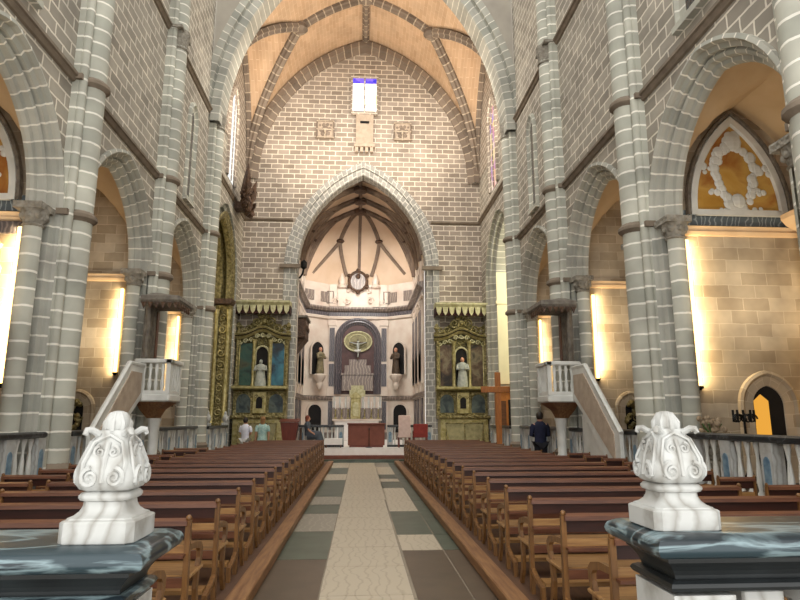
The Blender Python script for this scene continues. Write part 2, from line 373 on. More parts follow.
# piers: pilaster strip, round shaft, side colonnettes, rings
def ring_prof(s,cx,cy,r,z,mb,th=.09,ex=.08):
    mb.lathe([(r,z-th),(r+ex*.5,z-th*.6),(r+ex,z-.02),(r+ex,z+.04),(r+ex*.3,z+.1),(r,z+.12)],(cx,cy,0),16)
for s,n in ((-1,'left'),(1,'right')):
    for i in range(1,5):
        y=PY[i]; sh=MB(); tr=MB(); cp=MB()
        top=12.2 if i==4 else 22
        sh.box(min(s*W,s*(W-.12)),max(s*W,s*(W-.12)),y-.42,y+.42,.5,top)
        cx=s*(W-.19)
        R=[];U=[]
        for k in range(17):
            a=(k/16-.5)*PI*1.5; R.append((cx-s*.25*math.cos(a),y+.25*math.sin(a))); U.append(.25*a+6)
        sh.grid([[(x,yy,z) for x,yy in R] for z in (.3,top)],[[(u,z) for u in U] for z in (.3,top)])
        for dy in (-.33,.33):
            R=[(s*(W-.16)-s*.085*math.cos((k/8-.5)*PI*1.5),y+dy+.085*math.sin((k/8-.5)*PI*1.5)) for k in range(9)]
            sh.grid([[(x,yy,z) for x,yy in R] for z in (.3,top)],[[(6+.03*k,z) for k in range(9)] for z in (.3,top)])
        st(sh,'column_%s_%d'%(n,i),M['pier'],True)
        for z in (5.4,S1): ring_prof(s,cx,y,.25,z,tr); tr.box(min(s*W,s*(W-.2)),max(s*W,s*(W-.2)),y-.48,y+.48,z-.05,z+.06)
        tr.lathe([(.36,.3),(.36,.7),(.31,.78),(.33,.86),(.25,.95)],(cx,y,0),16)
        st(tr,'trim_column_ring_%s_%d'%(n,i),M['string'],True)
        cp.lathe([(.25,S2-.55),(.29,S2-.5),(.25,S2-.46),(.27,S2-.25),(.31,S2-.05),(.31,S2+.06)],(cx,y,0),16)
        cp.box(min(s*W,s*(W-.4)),max(s*W,s*(W-.4)),y-.45,y+.45,S2-.02,S2+.06)
        st(cp,'trim_column_capital_%s_%d'%(n,i),M['capital'],True)
        # responds inside the arcade openings with carved capitals
        for dy in (-1,1):
            yy=y+dy*.76
            if i==4 and dy==1: continue
            rp=MB(); c2=MB(); cx2=s*(W+.2)
            R=[(cx2+.16*math.cos(PI*k/10),yy+dy*.16*math.sin(PI*k/10)) for k in range(11)]
            rp.grid([[(x,v,z) for x,v in R] for z in (.3,5.0)],[[(6+.06*k,z) for k in range(11)] for z in (.3,5.0)])
            st(rp,'column_respond_%s_%d'%(n,i*2+dy),M['pier'],True)
            c2.lathe([(.16,4.98),(.19,5.01),(.16,5.04),(.2,5.15),(.24,5.28)],(cx2,yy,0),14)
            c2.box(cx2-.26,cx2+.22,yy-.24,yy+.24,5.28,5.4)
            for k in range(8):
                a=2*PI*k/8; c2.ball((cx2+.19*math.cos(a),yy+.19*math.sin(a),5.17),.06,6)
            st(c2,'trim_respond_capital_%s_%d'%(n,i*2+dy),M['capital'],True)

# lancet windows in the upper nave walls
wn=1
for s,n in ((-1,'left'),(1,'right')):
    for i,(y,z0,zt,hw) in enumerate(((8.9,8.6,11.9,.42),(18.55,8.5,11.2,.34))):
        fr=MB()
        sweep(fr,hw*.75,hw*1.2,zt,z0,[(.22,0),(.2,-.07),(.12,-.1),(.08,-.03),(.0,-.02),(-.1,-.012)],lambda t,z,d,s=s,y=y:(s*(W+d),y+t,z),6)
        fr.box(min(s*W,s*(W-.13)),max(s*W,s*(W-.13)),y-hw-.12,y+hw+.12,z0-.12,z0)
        root=st(fr,'window_%d'%wn,M['pier']); wn+=1
        g=MB(); A=[(y+t*.98,z) for t,z in arch_pts(hw*.75,hw*1.2,zt,-.02,6)]
        P=[(y-hw*.72,z0)]+A+[(y+hw*.72,z0)]
        g.prism(P,'x',s*(W-.012),s*(W+.02)); g.build('pane',M['glassdk'],root)
# transverse arch between nave and crossing
ta=MB()
sweep(ta,5.22,8.4,12.2,None,[(.7,20.42),(.69,20.32),(.42,20.32),(.41,20.42),(.36,20.48),(.33,20.4),(.03,20.42),(0,20.5),(0,21.35),(.3,21.4),(.3,21.6),(1.,21.6)],lambda t,z,d:(t,d,z),16)
st(ta,'trim_transverse_arch',M['arch'])
sp=MB(); sheet(sp,-W,W,0,5.22,8.4,12.2,.6,12.2,22.5,lambda t,z:(t,20.42,z),14); st(sp,'wall_spandrel',M['spandrel'])

# ------------------------------------------------------------------ crossing vault
fX=lambda x:arch_z(x,5.6,7.45,13.0)
gY=lambda y:arch_z(y-24.25,3.25,5.85,13.0)
cv=MB(); ny=32
rows=[];uv=[]
for j in range(ny+1):
    y=21+6.5*j/ny
    rows.append([(x*1.0,y,max(fX(x),gY(y))) for x in [-5.6+11.2*i/56 for i in range(57)]]); uv.append([(y,.32*i) for i in range(57)])
cv.grid(rows,uv); st(cv,'ceiling_crossing_vault',M['vault'],True)
for s,n in ((-1,'left'),(1,'right')):   # lunette walls under the side arches, with a tall window
    lw=MB(); yy=[21+6.5*i/24 for i in range(25)]
    lw.grid([[(s*W,y,13.0) for y in yy],[(s*W,y,max(13.,gY(y))) for y in yy]]); st(lw,'wall_lunette_'+n,M['endwall'])
    fr=MB(); yc=24.3
    sweep(fr,.5,.9,14.6,11.5,[(.35,0),(.33,-.08),(.22,-.1),(.15,-.03),(0,-.02),(-.06,-.015)],lambda t,z,d,s=s:(s*(W+d),yc+t,z),6)
    root=st(fr,'window_%d'%wn,M['endwall']); wn+=1
    g=MB(); g.prism([(yc-.5,11.5)]+[(yc+t,z) for t,z in arch_pts(.5,.9,14.6,0,6)]+[(yc+.5,11.5)],'x',s*(W-.014),s*(W+.02))
    g.build('pane',M['winpale'] if s<0 else M['wincol'],root)
    mu=MB(); mu.box(min(s*W,s*(W-.06)),max(s*W,s*(W-.06)),yc-.035,yc+.035,11.5,15.3); mu.build('mullion',M['endwall'],root)
# ribs
def rib(name,pts,r=.2,mat='rib'):
    mb=MB(); pts=[Vector(p) for p in pts]; rows=[];uvs=[];L=0
    for i,p in enumerate(pts):
        d=(pts[min(i+1,len(pts)-1)]-pts[max(i-1,0)]).normalized()
        if i: L+=(p-pts[i-1]).length
        up=Vector((0,0,1)); sd=d.cross(up)
        if sd.length<.05: sd=Vector((1,0,0))
        sd.normalize(); up=sd.cross(d).normalized()
        if up.z<0: up=-up
        rows.append([p+sd*(r*a)+up*(r*b) for a,b in ((-1,.4),(-1,-.5),(-.55,-.75),(-.4,-1.3),(.4,-1.3),(.55,-.75),(1,-.5),(1,.4))])
        uvs.append([(k*.1,L) for k in range(8)])
    mb.grid(rows,uvs); return st(mb,name,M[mat])
k=1
XB=2.97
# find where both vault profiles meet
for q in range(200):
    x=5.6-q*.028
    if fX(x)>gY(24.25): XB=x; break
def gy_inv(z,sgn):
    lo,hi=0,3.25
    for _ in range(40):
        m_=(lo+hi)/2
        if gY(24.25+m_)>z: lo=m_
        else: hi=m_
    return 24.25+sgn*lo
for sx in (-1,1):
    for sy in (-1,1):
        pts=[]
        for i in range(19):
            x=5.58-(5.58-XB)*i/18; z=fX(x); pts.append((sx*x,gy_inv(z,sy),z-.05))
        rib('trim_vault_rib_%d'%k,pts,.19); k+=1
    rib('trim_vault_rib_%d'%k,[(sx*(XB+(5.6-XB)*i/8),24.25,gY(24.25)-.05) for i in range(9)],.17); k+=1
    # wall ribs around the side lunettes
    rib('trim_vault_rib_%d'%k,[(sx*5.52,21.1+6.3*i/24,gY(21.1+6.3*i/24)-.05) for i in range(25)],.14); k+=1
rib('trim_vault_rib_%d'%k,[(-XB+2*XB*i/16,24.25,fX(-XB+2*XB*i/16)-.05) for i in range(17)],.17); k+=1
rib('trim_vault_rib_%d'%k,[(0,21.4+6*i/8,fX(0)-.05) for i in range(9)],.17); k+=1
bo=MB()
for x in (-XB,XB,0): bo.lathe([(.3,.1),(.34,-.12),(.22,-.26),(.05,-.3)],(x,24.25,max(fX(x),gY(24.25))-.1),14)
st(bo,'trim_vault_bosses',M['rib'],True)
# ------------------------------------------------------------------ end wall with the chancel arch
CA,CR,CZ=3.0,4.65,8.6
ew=MB()
sheet(ew,-W,W,-.04,CA,CR,CZ,.62,.5,lambda x:fX(x)+.0,lambda t,z:(t,CROSS,z),14)
st(ew,'wall_end',M['endwall'])
ca=MB()
sweep(ca,CA,CR,CZ,.5,[(.62,0),(.60,-.05),(.33,-.05),(.31,.03),(.03,.06),(0,.1),(0,.7)],lambda t,z,d:(t-.04,CROSS+d,z),16)
st(ca,'trim_chancel_arch',M['endarch'])
wa=MB()
sweep(wa,5.55,7.4,12.9,None,[(.05,27.5),(.05,27.3),(-.22,27.25),(-.25,27.38),(-.5,27.42),(-.52,27.5)],lambda t,z,d:(t,d,z),18)
st(wa,'trim_wall_arch',M['rib'])
t=MB()
for a,b,z in ((-5.6,-3.3,10.9),(3.2,5.6,10.9)):
    t.grid([[(x,CROSS-d,z+dz) for x in (a,b)] for d,dz in ((0,-.1),(.1,-.02),(.1,.06),(0,.1))])
for x in (-3.35,3.27):
    t.box(x-.5,x+.45,27.3,27.49,8.55,8.72)
st(t,'trim_string_end',M['string'])
# end wall window: two lights, niche block below
fr=MB(); fr.box(-.66,.62,27.34,27.48,16.3,16.5); fr.box(-.7,-.6,27.38,27.5,16.45,18.3); fr.box(.56,.66,27.38,27.5,16.45,18.3); fr.box(-.7,.66,27.38,27.5,18.3,18.45); fr.box(-.06,.02,27.38,27.5,16.5,18.3)
root=st(fr,'window_%d'%wn,M['endwall']); wn+=1
for a,b in ((-.6,-.06),(.02,.56)):
    g=MB(); g.box(a,b,27.44,27.49,16.5,18.02); g.build('pane',M['winw'],root)
    g=MB(); g.box(a,b,27.44,27.49,18.02,18.3); g.build('pane',M['winblue'],root)
nb=MB(); nb.box(-.42,.42,27.3,27.5,14.75,16.3); nb.box(-.5,.5,27.25,27.5,14.6,14.75)
for q in range(4): nb.box(-.45+q*.24,-.3+q*.24,27.3,27.5,14.35,14.6)
nb=st(nb,'trim_window_block',M['reliefst'])
g=MB(); g.box(-.22,.22,27.28,27.32,15.82,15.94); g.build('slot',M['void'],nb)
for q,(x,lab) in enumerate(((-1.9,'carved square stone relief on the end wall nearer the red lectern'),(1.85,'carved square stone relief on the end wall nearer the wooden cross'))):
    r=thing('stone_relief',lab,'relief',(x,27.485,15.5),0)
    b=MB(); b.box(-.42,.42,-.1,0,-.45,.45); b.build('slab',M['reliefst'],r)
    b=MB(); b.tube([(-.4,-.12,-.43),(.4,-.12,-.43),(.4,-.12,.43),(-.4,-.12,.43),(-.4,-.12,-.4)],.05); b.build('border',M['rib'],r)
    b=MB()
    for dx,dz,rr in ((0,.0,.16),(-.08,.22,.09),(.1,.24,.08),(-.2,-.05,.1),(.2,0,.1),(-.12,-.24,.11),(.13,-.22,.1),(0,-.3,.08),(-.26,.2,.06),(.27,.22,.06)): b.ball((dx,-.1,dz),rr,8,1,.5,1.1)
    b.build('carving',M['rib'],r)

# ------------------------------------------------------------------ side chapels
for s,n in ((-1,'left'),(1,'right')):
    for i in range(4):
        y0,y1=PY[i]+.35,PY[i+1]-.35; x0,x1=W+TH,8.9
        w=MB(); zs=5.62; mx=(x0+x1)/2; ax=(x1-x0)/2; my=(y0+y1)/2; ay=(y1-y0)/2
        fx=lambda x:arch_z(x-mx,ax,2.3,zs); fy=lambda y:arch_z(y-my,ay,2.4,zs)
        xs=[x0+(x1-x0)*k/16 for k in range(17)]; yy=[y0+(y1-y0)*k/16 for k in range(17)]
        for y in (y0,y1):
            w.grid([[(s*x,y,z(x)) for x in xs] for z in (lambda x:.5,lambda x:zs,lambda x:fx(x))])
        w.grid([[(s*x1,y,z(y)) for y in yy] for z in (lambda y:.5,lambda y:zs,lambda y:fy(y))])
        st(w,'wall_chapel_%s_%d'%(n,i+1),M['chapel'])
        v=MB(); v.grid([[(s*x,y,max(fx(x),fy(y))) for x in xs] for y in yy]); st(v,'ceiling_chapel_%s_%d'%(n,i+1),M['chapelvault'],True)
        c=MB(); yw=y1
        c.grid([[(s*x,yw-d,5.2+dz) for x in (x0,x1)] for d,dz in ((0,0),(.05,.02),(.08,.08),(.06,.12),(.1,.18),(0,.2))])
        c.box(min(s*(x1-.12),s*x1),max(s*(x1-.12),s*x1),y0,y1,5.2,5.38)
        st(c,'trim_chapel_cornice_%s_%d'%(n,i+1),M['strip_stone'])
        if i==1 :
            c=MB(); c.grid([[(s*x,yw-d,5.42+dz) for x in (x0,x1)] for d,dz in ((0,0),(.03,.0),(.03,.3),(0,.3))]) ; st(c,'trim_chapel_band_%s_%d'%(n,i+1),M['greymar'])
# warm light tubes
lname={-1:'red lectern',1:'wooden cross'}
bayw=['','chapel with the painted lunette','chapel behind the pulpit stair','chapel beyond the pulpit']
for s in (-1,1):
    for i,(y,zb,zt) in ((1,(10.87,2.3,5.1)),(2,(15.67,2.75,5.0)),(3,(20.56,2.35,5.1))):
        x=s*6.2
        if i==2 and s<0: zb=2.85
        fit=(s<0 and i==3)
        o=thing('light_tube','warm glowing light tube in the %s, %s side'%(bayw[i],lname[s]),'light',(x,y,0),0,'light tubes in the chapels')
        b=MB(); b.lathe([(.035,zb),(.045,zb+.02),(.045,zt-.02),(.035,zt)],(0,0,0),10); b.build('tube',M['glow'],o,True)
        b=MB(); b.box(-.05,.05,-.04,.05,zb-(.16 if fit else .05),zb); b.lathe([(.02,zb-(.26 if fit else .08)),(.05,zb-(.16 if fit else .05))],(0,0,0),8); b.build('fitting',M['iron'],o)
# painted lunettes with stucco frames in the second bays
for s,side in ((-1,'red lectern'),(1,'wooden cross')):
    x0,x1=6.45,8.2; y=PY[2]-.35-.06; mx=(x0+x1)/2; a=(x1-x0)/2
    o=thing('painted_lunette','ochre painted lunette with white scrolling plant ornament, chapel on the %s side'%side,'painting',(s*mx,y,5.6),0,'painted lunettes')
    P=[(t,z-5.6) for t,z in arch_pts(a,1.85,5.72,0,10)]
    b=MB(); b.prism(P,'y',-.02,.02); b.build('painted_panel',M['paintY'],o)
    b=MB(); sweep(b,a,1.85,.12,0,[(.12,-.02),(.1,-.07),(-.02,-.07),(-.05,-.02)],lambda t,z,d:(t,d,z),10); b.box(-a,a,-.06,0,.0,.12); b.build('white_border',M['whitedull'],o)
    b=MB(); sweep(b,a,1.85,.12,0,[(.2,-.01),(.19,-.1),(.13,-.1),(.12,-.03)],lambda t,z,d:(t,d,z),10); b.build('dark_moulding',M['oldwood'],o)
    b=MB()
    for fl in (-1,1):
        for path,wd in (([(.05,.12),(.22,.3),(.3,.6),(.42,.95),(.34,1.25),(.12,1.45),(.0,1.8)],.11),([(.4,.95),(.6,1.0),(.72,.85)],.08),([(.28,.55),(.5,.5),(.66,.42)],.07),([(.3,1.25),(.42,1.4)],.06),([(.05,.12),(.3,.16),(.5,.14)],.06)):
            for (xa,za),(xb,zb) in zip(path,path[1:]):
                nn=max(2,int(math.hypot(xb-xa,zb-za)/.07))
                for q in range(nn):
                    tt=q/nn; b.ball((fl*(xa+(xb-xa)*tt+random.uniform(-.05,.05)),-.035,za+(zb-za)*tt+random.uniform(-.05,.05)),wd*random.uniform(.6,1.15),6,1,.35)
    b.ball((0,-.04,1.55),.2,8,1,.3); b.ball((0,-.04,.3),.16,8,1,.3)
    b.build('plant_ornament',M['whitedull'],o)
# arched niches in the chapel end walls
def arch_niche(s,cx,y,z0,hw,zt,label,lit,name='arched_niche'):
    o=thing(name,label,'niche',(s*cx,y-.012,0))
    b=MB(); sweep(b,hw,hw*1.15,zt,z0,[(.16,0),(.15,-.07),(.1,-.09),(.05,-.05),(0,-.045),(-.12,-.03),(-.13,-.01)],lambda t,z,d:(t,d,z),8); b.build('stone_surround',M['chapel'],o)
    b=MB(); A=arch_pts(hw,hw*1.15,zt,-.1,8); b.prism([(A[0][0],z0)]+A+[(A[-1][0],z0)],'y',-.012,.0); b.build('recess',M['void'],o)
    return o
def niche_glow(o,x0,x1,z0,z1):
    b=MB(); b.prism([(x0,z0),(x1,z0),(x1,z1-.12),((x0+x1)/2,z1),(x0,z1-.12)],'y',-.025,-.014); b.build('lamp_glow',M['amber'],o)
o=arch_niche(1,7.5,10.94,.56,.42,1.95,'arched stone doorway with an amber lit opening, chapel on the wooden cross side',1); niche_glow(o,-.28,.0,1.25,2.15)
b=MB()
for q in range(3): b.box(-.27,.03,-.05,-.03,.75+q*.16,.8+q*.16)
b.build('iron_grille',M['iron'],o)
for s,side in ((-1,'red lectern'),(1,'wooden cross')):
    o=arch_niche(s,7.05,15.74,1.35,.28,1.95,'small arched niche with a gilded carving, behind the pulpit stair on the %s side'%side,1)
    b=MB()
    for q in range(9):
        b.ball((random.uniform(-.16,.16),-.06,1.5+q*.07),.07,6)
    b.scroll((-.08,-.09,1.75),.1,'y',1.3,.025); b.scroll((.08,-.09,1.75),.1,'y',1.3,.025,-1); b.ball((0,-.08,2.1),.1,8)
    b.build('gilded_carving',M['gold'],o,True)
# altarpiece against the outer wall of the chapel by the cross side
o=thing('chapel_altarpiece','gilded carved altarpiece with cream cornice at the picture edge, chapel on the wooden cross side','altarpiece',(8.87,8.9,.56))
b=MB(); b.box(-.35,0,-1.6,1.7,0,5.6); b.build('backing',M['golddk'],o)
b=MB(); b.prism([(-.55,4.72),(-.72,4.8),(-.82,4.92),(-.82,5.02),(-.5,5.1),(0,5.1),(0,4.6),(-.45,4.6)],'y',-1.7,1.82); b.build('cornice',M['strip_stone'],o)
for yy in (1.35,-1.2):
    b=MB(); b.lathe([(.24,2.0),(.26,2.08),(.18,2.2),(.2,3.2),(.17,4.2),(.24,4.5),(.28,4.6)],(-.52,yy,0),14); b.build('column',M['gold'],o,True)
    b=MB(); b.bbox(-.78,-.26,yy-.28,yy+.28,0,2.0,.03); b.build('pedestal',M['strip_stone'],o)
    b=MB(); b.lathe([(.2,5.1),(.26,5.3),(.13,5.55),(.19,5.9),(.1,6.25),(.03,6.5)],(-.5,yy,0),12); b.build('urn',M['strip_stone'],o,True)
b=MB(); b.tube([(-.42,1.62,.6),(-.42,1.62,4.55)],.05); b.build('light_strip',M['glowdim'],o)
# framed painting in the chapel on the lectern side
o=thing('framed_painting','white and crimson painted panel in a wavy cream frame at the picture edge','painting',(-6.98,10.92,2.4))
b=MB(); b.box(-.5,.42,-.04,0,0,2.3); b.build('canvas',M['paintR'],o)
b=MB(); pts=[(.42+.06*math.sin(q*1.3),-.06,2.4*q/20) for q in range(21)]; b.tube(pts,.07); b.tube([(.42,-.06,2.38),(.1,-.06,2.5),(-.5,-.06,2.4)],.07); b.build('frame',M['strip_stone'],o)
t=MB(); t.box(-8.9,-6.12,10.86,10.94,4.98,5.2); st(t,'trim_chapel_band_purple',M['purple'])

# ------------------------------------------------------------------ crossing: transept fittings
# room beyond the arch on the cross side
t=MB()
x0,x1=6.55,10.; 
t.grid([[(x,27.4,z) for x in (x0,x1)] for z in (.5,11)]); t.grid([[(x1,y,z) for y in (20.9,27.4)] for z in (.5,11)]); t.grid([[(x,20.9,z) for x in (6.1,x1)] for z in (.5,11)]); t.grid([[(6.55,y,z) for y in (26.35,27.4)] for z in (.5,11)])
st(t,'wall_transept_right',M['plaster'])
t=MB(); t.grid([[(x,y,11) for x in (5.6,x1)] for y in (20.9,27.4)]); st(t,'ceiling_transept_right',M['plaster'])
t=MB(); t.box(6.0,6.52,26.25,26.4,3.2,10.4); t.box(5.96,6.56,26.2,26.42,6.75,6.9); st(t,'trim_transept_pilaster',M['plaster'])
o=thing('confessional','brown wooden confessional with dark doorway, in the arch beside the wooden cross','confessional',(6.25,25.9,.56))
b=MB(); b.box(-.5,.62,0,.3,0,2.3); b.build('cabinet',M['oak'],o)
b=MB(); b.box(-.56,.68,-.08,.32,2.3,2.5); b.build('cornice',M['oak'],o)
b=MB(); b.box(.02,.5,-.02,.0,.1,1.95); b.build('doorway',M['void'],o)
b=MB(); b.box(-.42,-.08,-.04,.0,.2,1.9); b.build('door',M['wood'],o)
# gilded altarpiece filling the arch on the lectern side
t=MB()
t.grid([[(-x,27.4,z) for x in (6.55,10.)] for z in (.5,11)]); t.grid([[(-10,y,z) for y in (20.9,27.4)] for z in (.5,11)]); t.grid([[(-x,20.9,z) for x in (6.1,10)] for z in (.5,11)]); st(t,'wall_transept_left',M['oldwood'])
t=MB(); t.grid([[(-x,y,11) for x in (5.6,10.)] for y in (20.9,27.4)]); st(t,'ceiling_transept_left',M['oldwood'])
o=thing('gilded_altarpiece','tall gilded carved altarpiece pillar and arch lining the opening beside the red lectern','altarpiece',(-5.6,26.15,.55))
b=MB(); b.bbox(-.72,-.02,-.06,.25,0,6.0,.04); b.build('carved_pillar',M['gold'],o)
for x in (-.62,-.12):
    b=MB(); b.lathe([(.11,.9),(.12,1.0),(.08,1.05),(.09,3.),(.075,5.3),(.12,5.6),(.13,5.75)],(x,-.16,0),12); b.build('colonnette',M['goldpl'],o,True)
b=MB()
for q in range(10):
    b.scroll((-.37,-.12,.9+q*.5),.16,'y',1.4,.035,1 if q%2 else -1)
b.build('scroll_carving',M['goldpl'],o)
b=MB(); b.prism([(-.85,5.98),(-.95,6.1),(-.95,6.2),(.05,6.2),(.05,6.1),(-.02,5.98)],'y',-.4,.25); b.build('entablature',M['darkwood'],o)
b=MB(); sweep(b,2.05,2.55,7.5-.55,6.2,[(.05,.02),(.0,-.02),(-.25,.1),(-.25,.3),(-.05,.4),(-.3,.5),(-.3,.75),(-.05,.85)],lambda t,z,d:(-d,24.2-26.15+t,z),14); b.build('arch_lining',M['gold'],o)
for q in range(5):
    b=MB(); b.tube([(-.15-.15*q,.02,6.2),(-.15-.15*q,0,7.4)]+[(-.15-.15*q,-1.95+t*.985,z-.55) for t,z in arch_pts(1.98,2.5,7.5,0,10)[::-1][2:10]],.035); b.build('moulding',M['goldpl'],o,True)
o=thing('winged_crest','dark carved wooden crest with spread wings above the gilded arch','carving',(-5.3,25.45,10.4))
b=MB()
for q in range(44):
    an=random.uniform(-.3,PI+.3); c0=(random.uniform(.1,.3),random.uniform(-.55,.55),random.uniform(.1,1.0)); L_=random.uniform(.35,.75)
    dx=random.uniform(-.05,.3)
    b.tube([c0,(c0[0]+dx*.6,c0[1]+L_*.55*math.cos(an),c0[2]+L_*.5*math.sin(an)),(c0[0]+dx,c0[1]+L_*math.cos(an+.3),c0[2]+L_*math.sin(an+.3))],[.12,.1,.02],6)
for q in range(8): b.scroll((.3,-.7+q*.2,.25+.25*(q%3)),.16,'x',1.3,.05)
b.ball((.25,-.1,1.35),.18,8); b.build('body',M['darkwood'],o,True)
b=MB(); b.box(-.27,.2,-.3,.3,.2,.5); b.build('mounting_bracket',M['darkwood'],o)
for sgn in (-1,1):
    b=MB(); b.tube([(.15,sgn*.2,.9),(.3,sgn*.7,1.3),(.4,sgn*1.0,1.95)],[.2,.16,.03]); b.tube([(.15,sgn*.2,.7),(.3,sgn*.75,1.0),(.4,sgn*1.15,1.5)],[.2,.14,.03]); b.build('wing',M['darkwood'],o,True)
# big wooden cross
o=thing('wooden_cross','large plain orange wooden cross standing before the crossing pier','cross',(5.02,22.3,.0),math.radians(-4))
b=MB(); b.bbox(-.1,.1,-.07,.07,.12,3.4,.012); b.build('upright',M['oak'],o)
b=MB(); b.bbox(-.62,.62,-.09,.06,2.66,2.88,.012); b.build('crossbar',M['oak'],o)
b=MB(); b.bbox(-.2,.12,-.25,.25,0,.12,.02); b.build('foot',M['oak'],o)

# ------------------------------------------------------------------ gilded side altars on the end wall
def figure(parent,mats,h=1.5,T=None,name='robe',wide=.24):
    b=MB(T); b.lathe([(wide,0),(wide*1.02,.1*h),(wide*.8,.45*h),(wide*.72,.58*h),(wide*.9,.72*h),(wide*.75,.8*h),(wide*.25,.85*h)],(0,0,0),12,1,.75); b.build(name,mats[0],parent,True)
    b=MB(T); b.ball((0,0,.92*h),.085*h,10,.8,.9,1.1); b.ball((0,-.07*h,.915*h),.018*h,6); b.build('head',mats[1],parent,True)
    b=MB(T)
    for sg in (-1,1): b.tube([(sg*wide*.8,0,.76*h),(sg*wide*1.05,-.08*h,.6*h),(sg*wide*.25,-.16*h,.62*h)],[.055*h,.05*h,.03*h])
    b.build('arms',mats[0],parent,True)
def side_altar(cx,who,pl,pr,landmark):
    y=27.5; zf=.55
    o=thing('side_altar','gilded side altar under a scalloped gold canopy, with '+who,'altar',(cx,y,zf))
    b=MB(); b.bbox(-1.05,1.05,-.95,-.05,0,1.15,.02); b.build('altar_table',M['goldpl'],o)
    b=MB(); b.prism([(-.62,.12),(.62,.12),(.85,.98),(-.85,.98)],'y',-.99,-.95); b.build('altar_frontal',M['olive'],o)
    b=MB(); b.tube([(-.8,-.99,.12),(-.8,-.99,.98),(.8,-.99,.98),(.8,-.99,.12)],.035); b.tube([(0,-.99,.15),(0,-.99,.95)],.03); b.build('frontal_moulding',M['gold'],o)
    b=MB(); b.prism([(-1.0,1.15),(-1.05,1.22),(-1.05,1.3),(-.05,1.3),(-.05,1.15)],'x',-1.14,1.14); b.build('altar_slab',M['gold'],o)
    b=MB(); b.box(-1.15,1.15,-.55,-.05,1.3,2.35); b.build('predella',M['gold'],o)
    for x,w_ in ((-.7,.3),(.7,.3)):
        b=MB(); A=arch_pts(w_,.32,1.9,0,6); b.prism([(x-w_,1.42)]+[(x+t,z) for t,z in A]+[(x+w_,1.42)],'y',-.57,-.54); b.build('predella_painting',M['paintD'],o)
    b=MB(); b.bbox(-.28,.28,-.7,-.5,1.38,2.3,.02); b.build('tabernacle',M['goldpl'],o)
    b=MB(); A=arch_pts(.13,.15,1.95,0,6); b.prism([(-.13,1.6)]+A+[(.13,1.6)],'y',-.72,-.69); b.build('tabernacle_door',M['void'],o)
    b=MB(); b.scroll((-.14,-.71,2.1),.09,'y',1.3,.025); b.scroll((.14,-.71,2.1),.09,'y',1.3,.025,-1); b.build('tabernacle_scrolls',M['gold'],o)
    b=MB(); b.box(-1.15,1.15,-.4,-.05,2.35,4.75); b.build('backing',M['golddk'],o)
    b=MB(); b.prism([(-.4,2.35),(-.88,2.42),(-.9,2.46),(-.9,2.54),(-.4,2.54)],'x',-1.2,1.2); b.build('ledge',M['goldpl'],o)
    for x,m in ((-.7,pl),(.7,pr)):
        b=MB(); b.box(x-.28,x+.28,-.43,-.4,2.6,4.45); b.build('side_painting',m,o)
        b=MB(); b.tube([(x-.3,-.44,2.56),(x+.3,-.44,2.56),(x+.3,-.44,4.5),(x-.3,-.44,4.5),(x-.3,-.44,2.6)],.035); b.build('painting_frame',M['goldpl'],o)
    for x in (-1.08,-.35,.35,1.08):
        b=MB(); b.lathe([(.1,2.5),(.11,2.6),(.07,2.68),(.08,3.4),(.065,4.35),(.1,4.5),(.12,4.6)],(x,-.5,0),12); b.build('column',M['goldpl' if abs(x)<.5 else 'gold'],o,True)
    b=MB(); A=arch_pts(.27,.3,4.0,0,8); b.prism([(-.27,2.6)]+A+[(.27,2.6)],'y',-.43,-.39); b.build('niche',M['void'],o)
    b=MB(); sweep(b,.27,.3,4.0,2.55,[(.07,-.42),(.06,-.5),(.0,-.5),(-.02,-.43)],lambda t,z,d:(t,d,z),8); b.build('niche_arch',M['canopygold'],o)
    # swelling cornice
    top=lambda x:4.78+.34*math.exp(-(x/.55)**2)
    xs=[-1.25+2.5*i/24 for i in range(25)]
    b=MB(); b.grid([[(x,-d,top(x)+dz) for x in xs] for d,dz in ((.35,-.18),(.5,-.16),(.55,-.06),(.62,-.04),(.68,.06),(.62,.1),(.05,.12))]); b.build('cornice',M['goldpl'],o,True)
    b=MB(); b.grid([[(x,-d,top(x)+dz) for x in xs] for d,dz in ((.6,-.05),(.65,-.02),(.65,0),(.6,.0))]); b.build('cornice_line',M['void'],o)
    b=MB()
    for q in range(9): b.scroll((-1.0+q*.25,-.5,top(-1.+q*.25)-.3),.11,'y',1.3,.035,1 if q%2 else -1)
    b.build('frieze_scrolls',M['canopygold'],o)
    # crest
    b=MB(); P=[(-.85,4.9)]+[(-.85+1.7*q/16,5.0+.62*math.sin(PI*q/16)+.05*math.cos(q*2.4)) for q in range(17)]+[(.85,4.9)]
    b.prism(P,'y',-.4,-.1); b.build('crest',M['golddk'],o)
    b=MB()
    for fl in (-1,1):
        for dx,dz,r in ((.62,5.12,.2),(.3,5.42,.22),(.95,5.12,.16),(.14,5.72,.14)): b.scroll((fl*dx,-.44,dz),r,'y',1.5,.05,fl)
    b.ball((0,-.44,5.45),.14,8,1,.5); b.ball((0,-.44,5.82),.09,8)
    b.build('crest_scrolls',M['gold'],o)
    for x in (-1.1,1.1):
        b=MB(); b.lathe([(.1,4.92),(.12,5.0),(.05,5.06),(.13,5.2),(.1,5.32),(.03,5.42)],(x,-.35,0),10); b.build('urn',M['gold'],o,True)
    # canopy with scalloped hanging
    b=MB(); b.prism([(-.05,6.12),(-.75,6.12),(-.8,6.18),(-.86,6.24),(-.86,6.32),(-.05,6.36)],'x',-1.18,1.18); b.build('canopy_cornice',M['canopygold'],o)
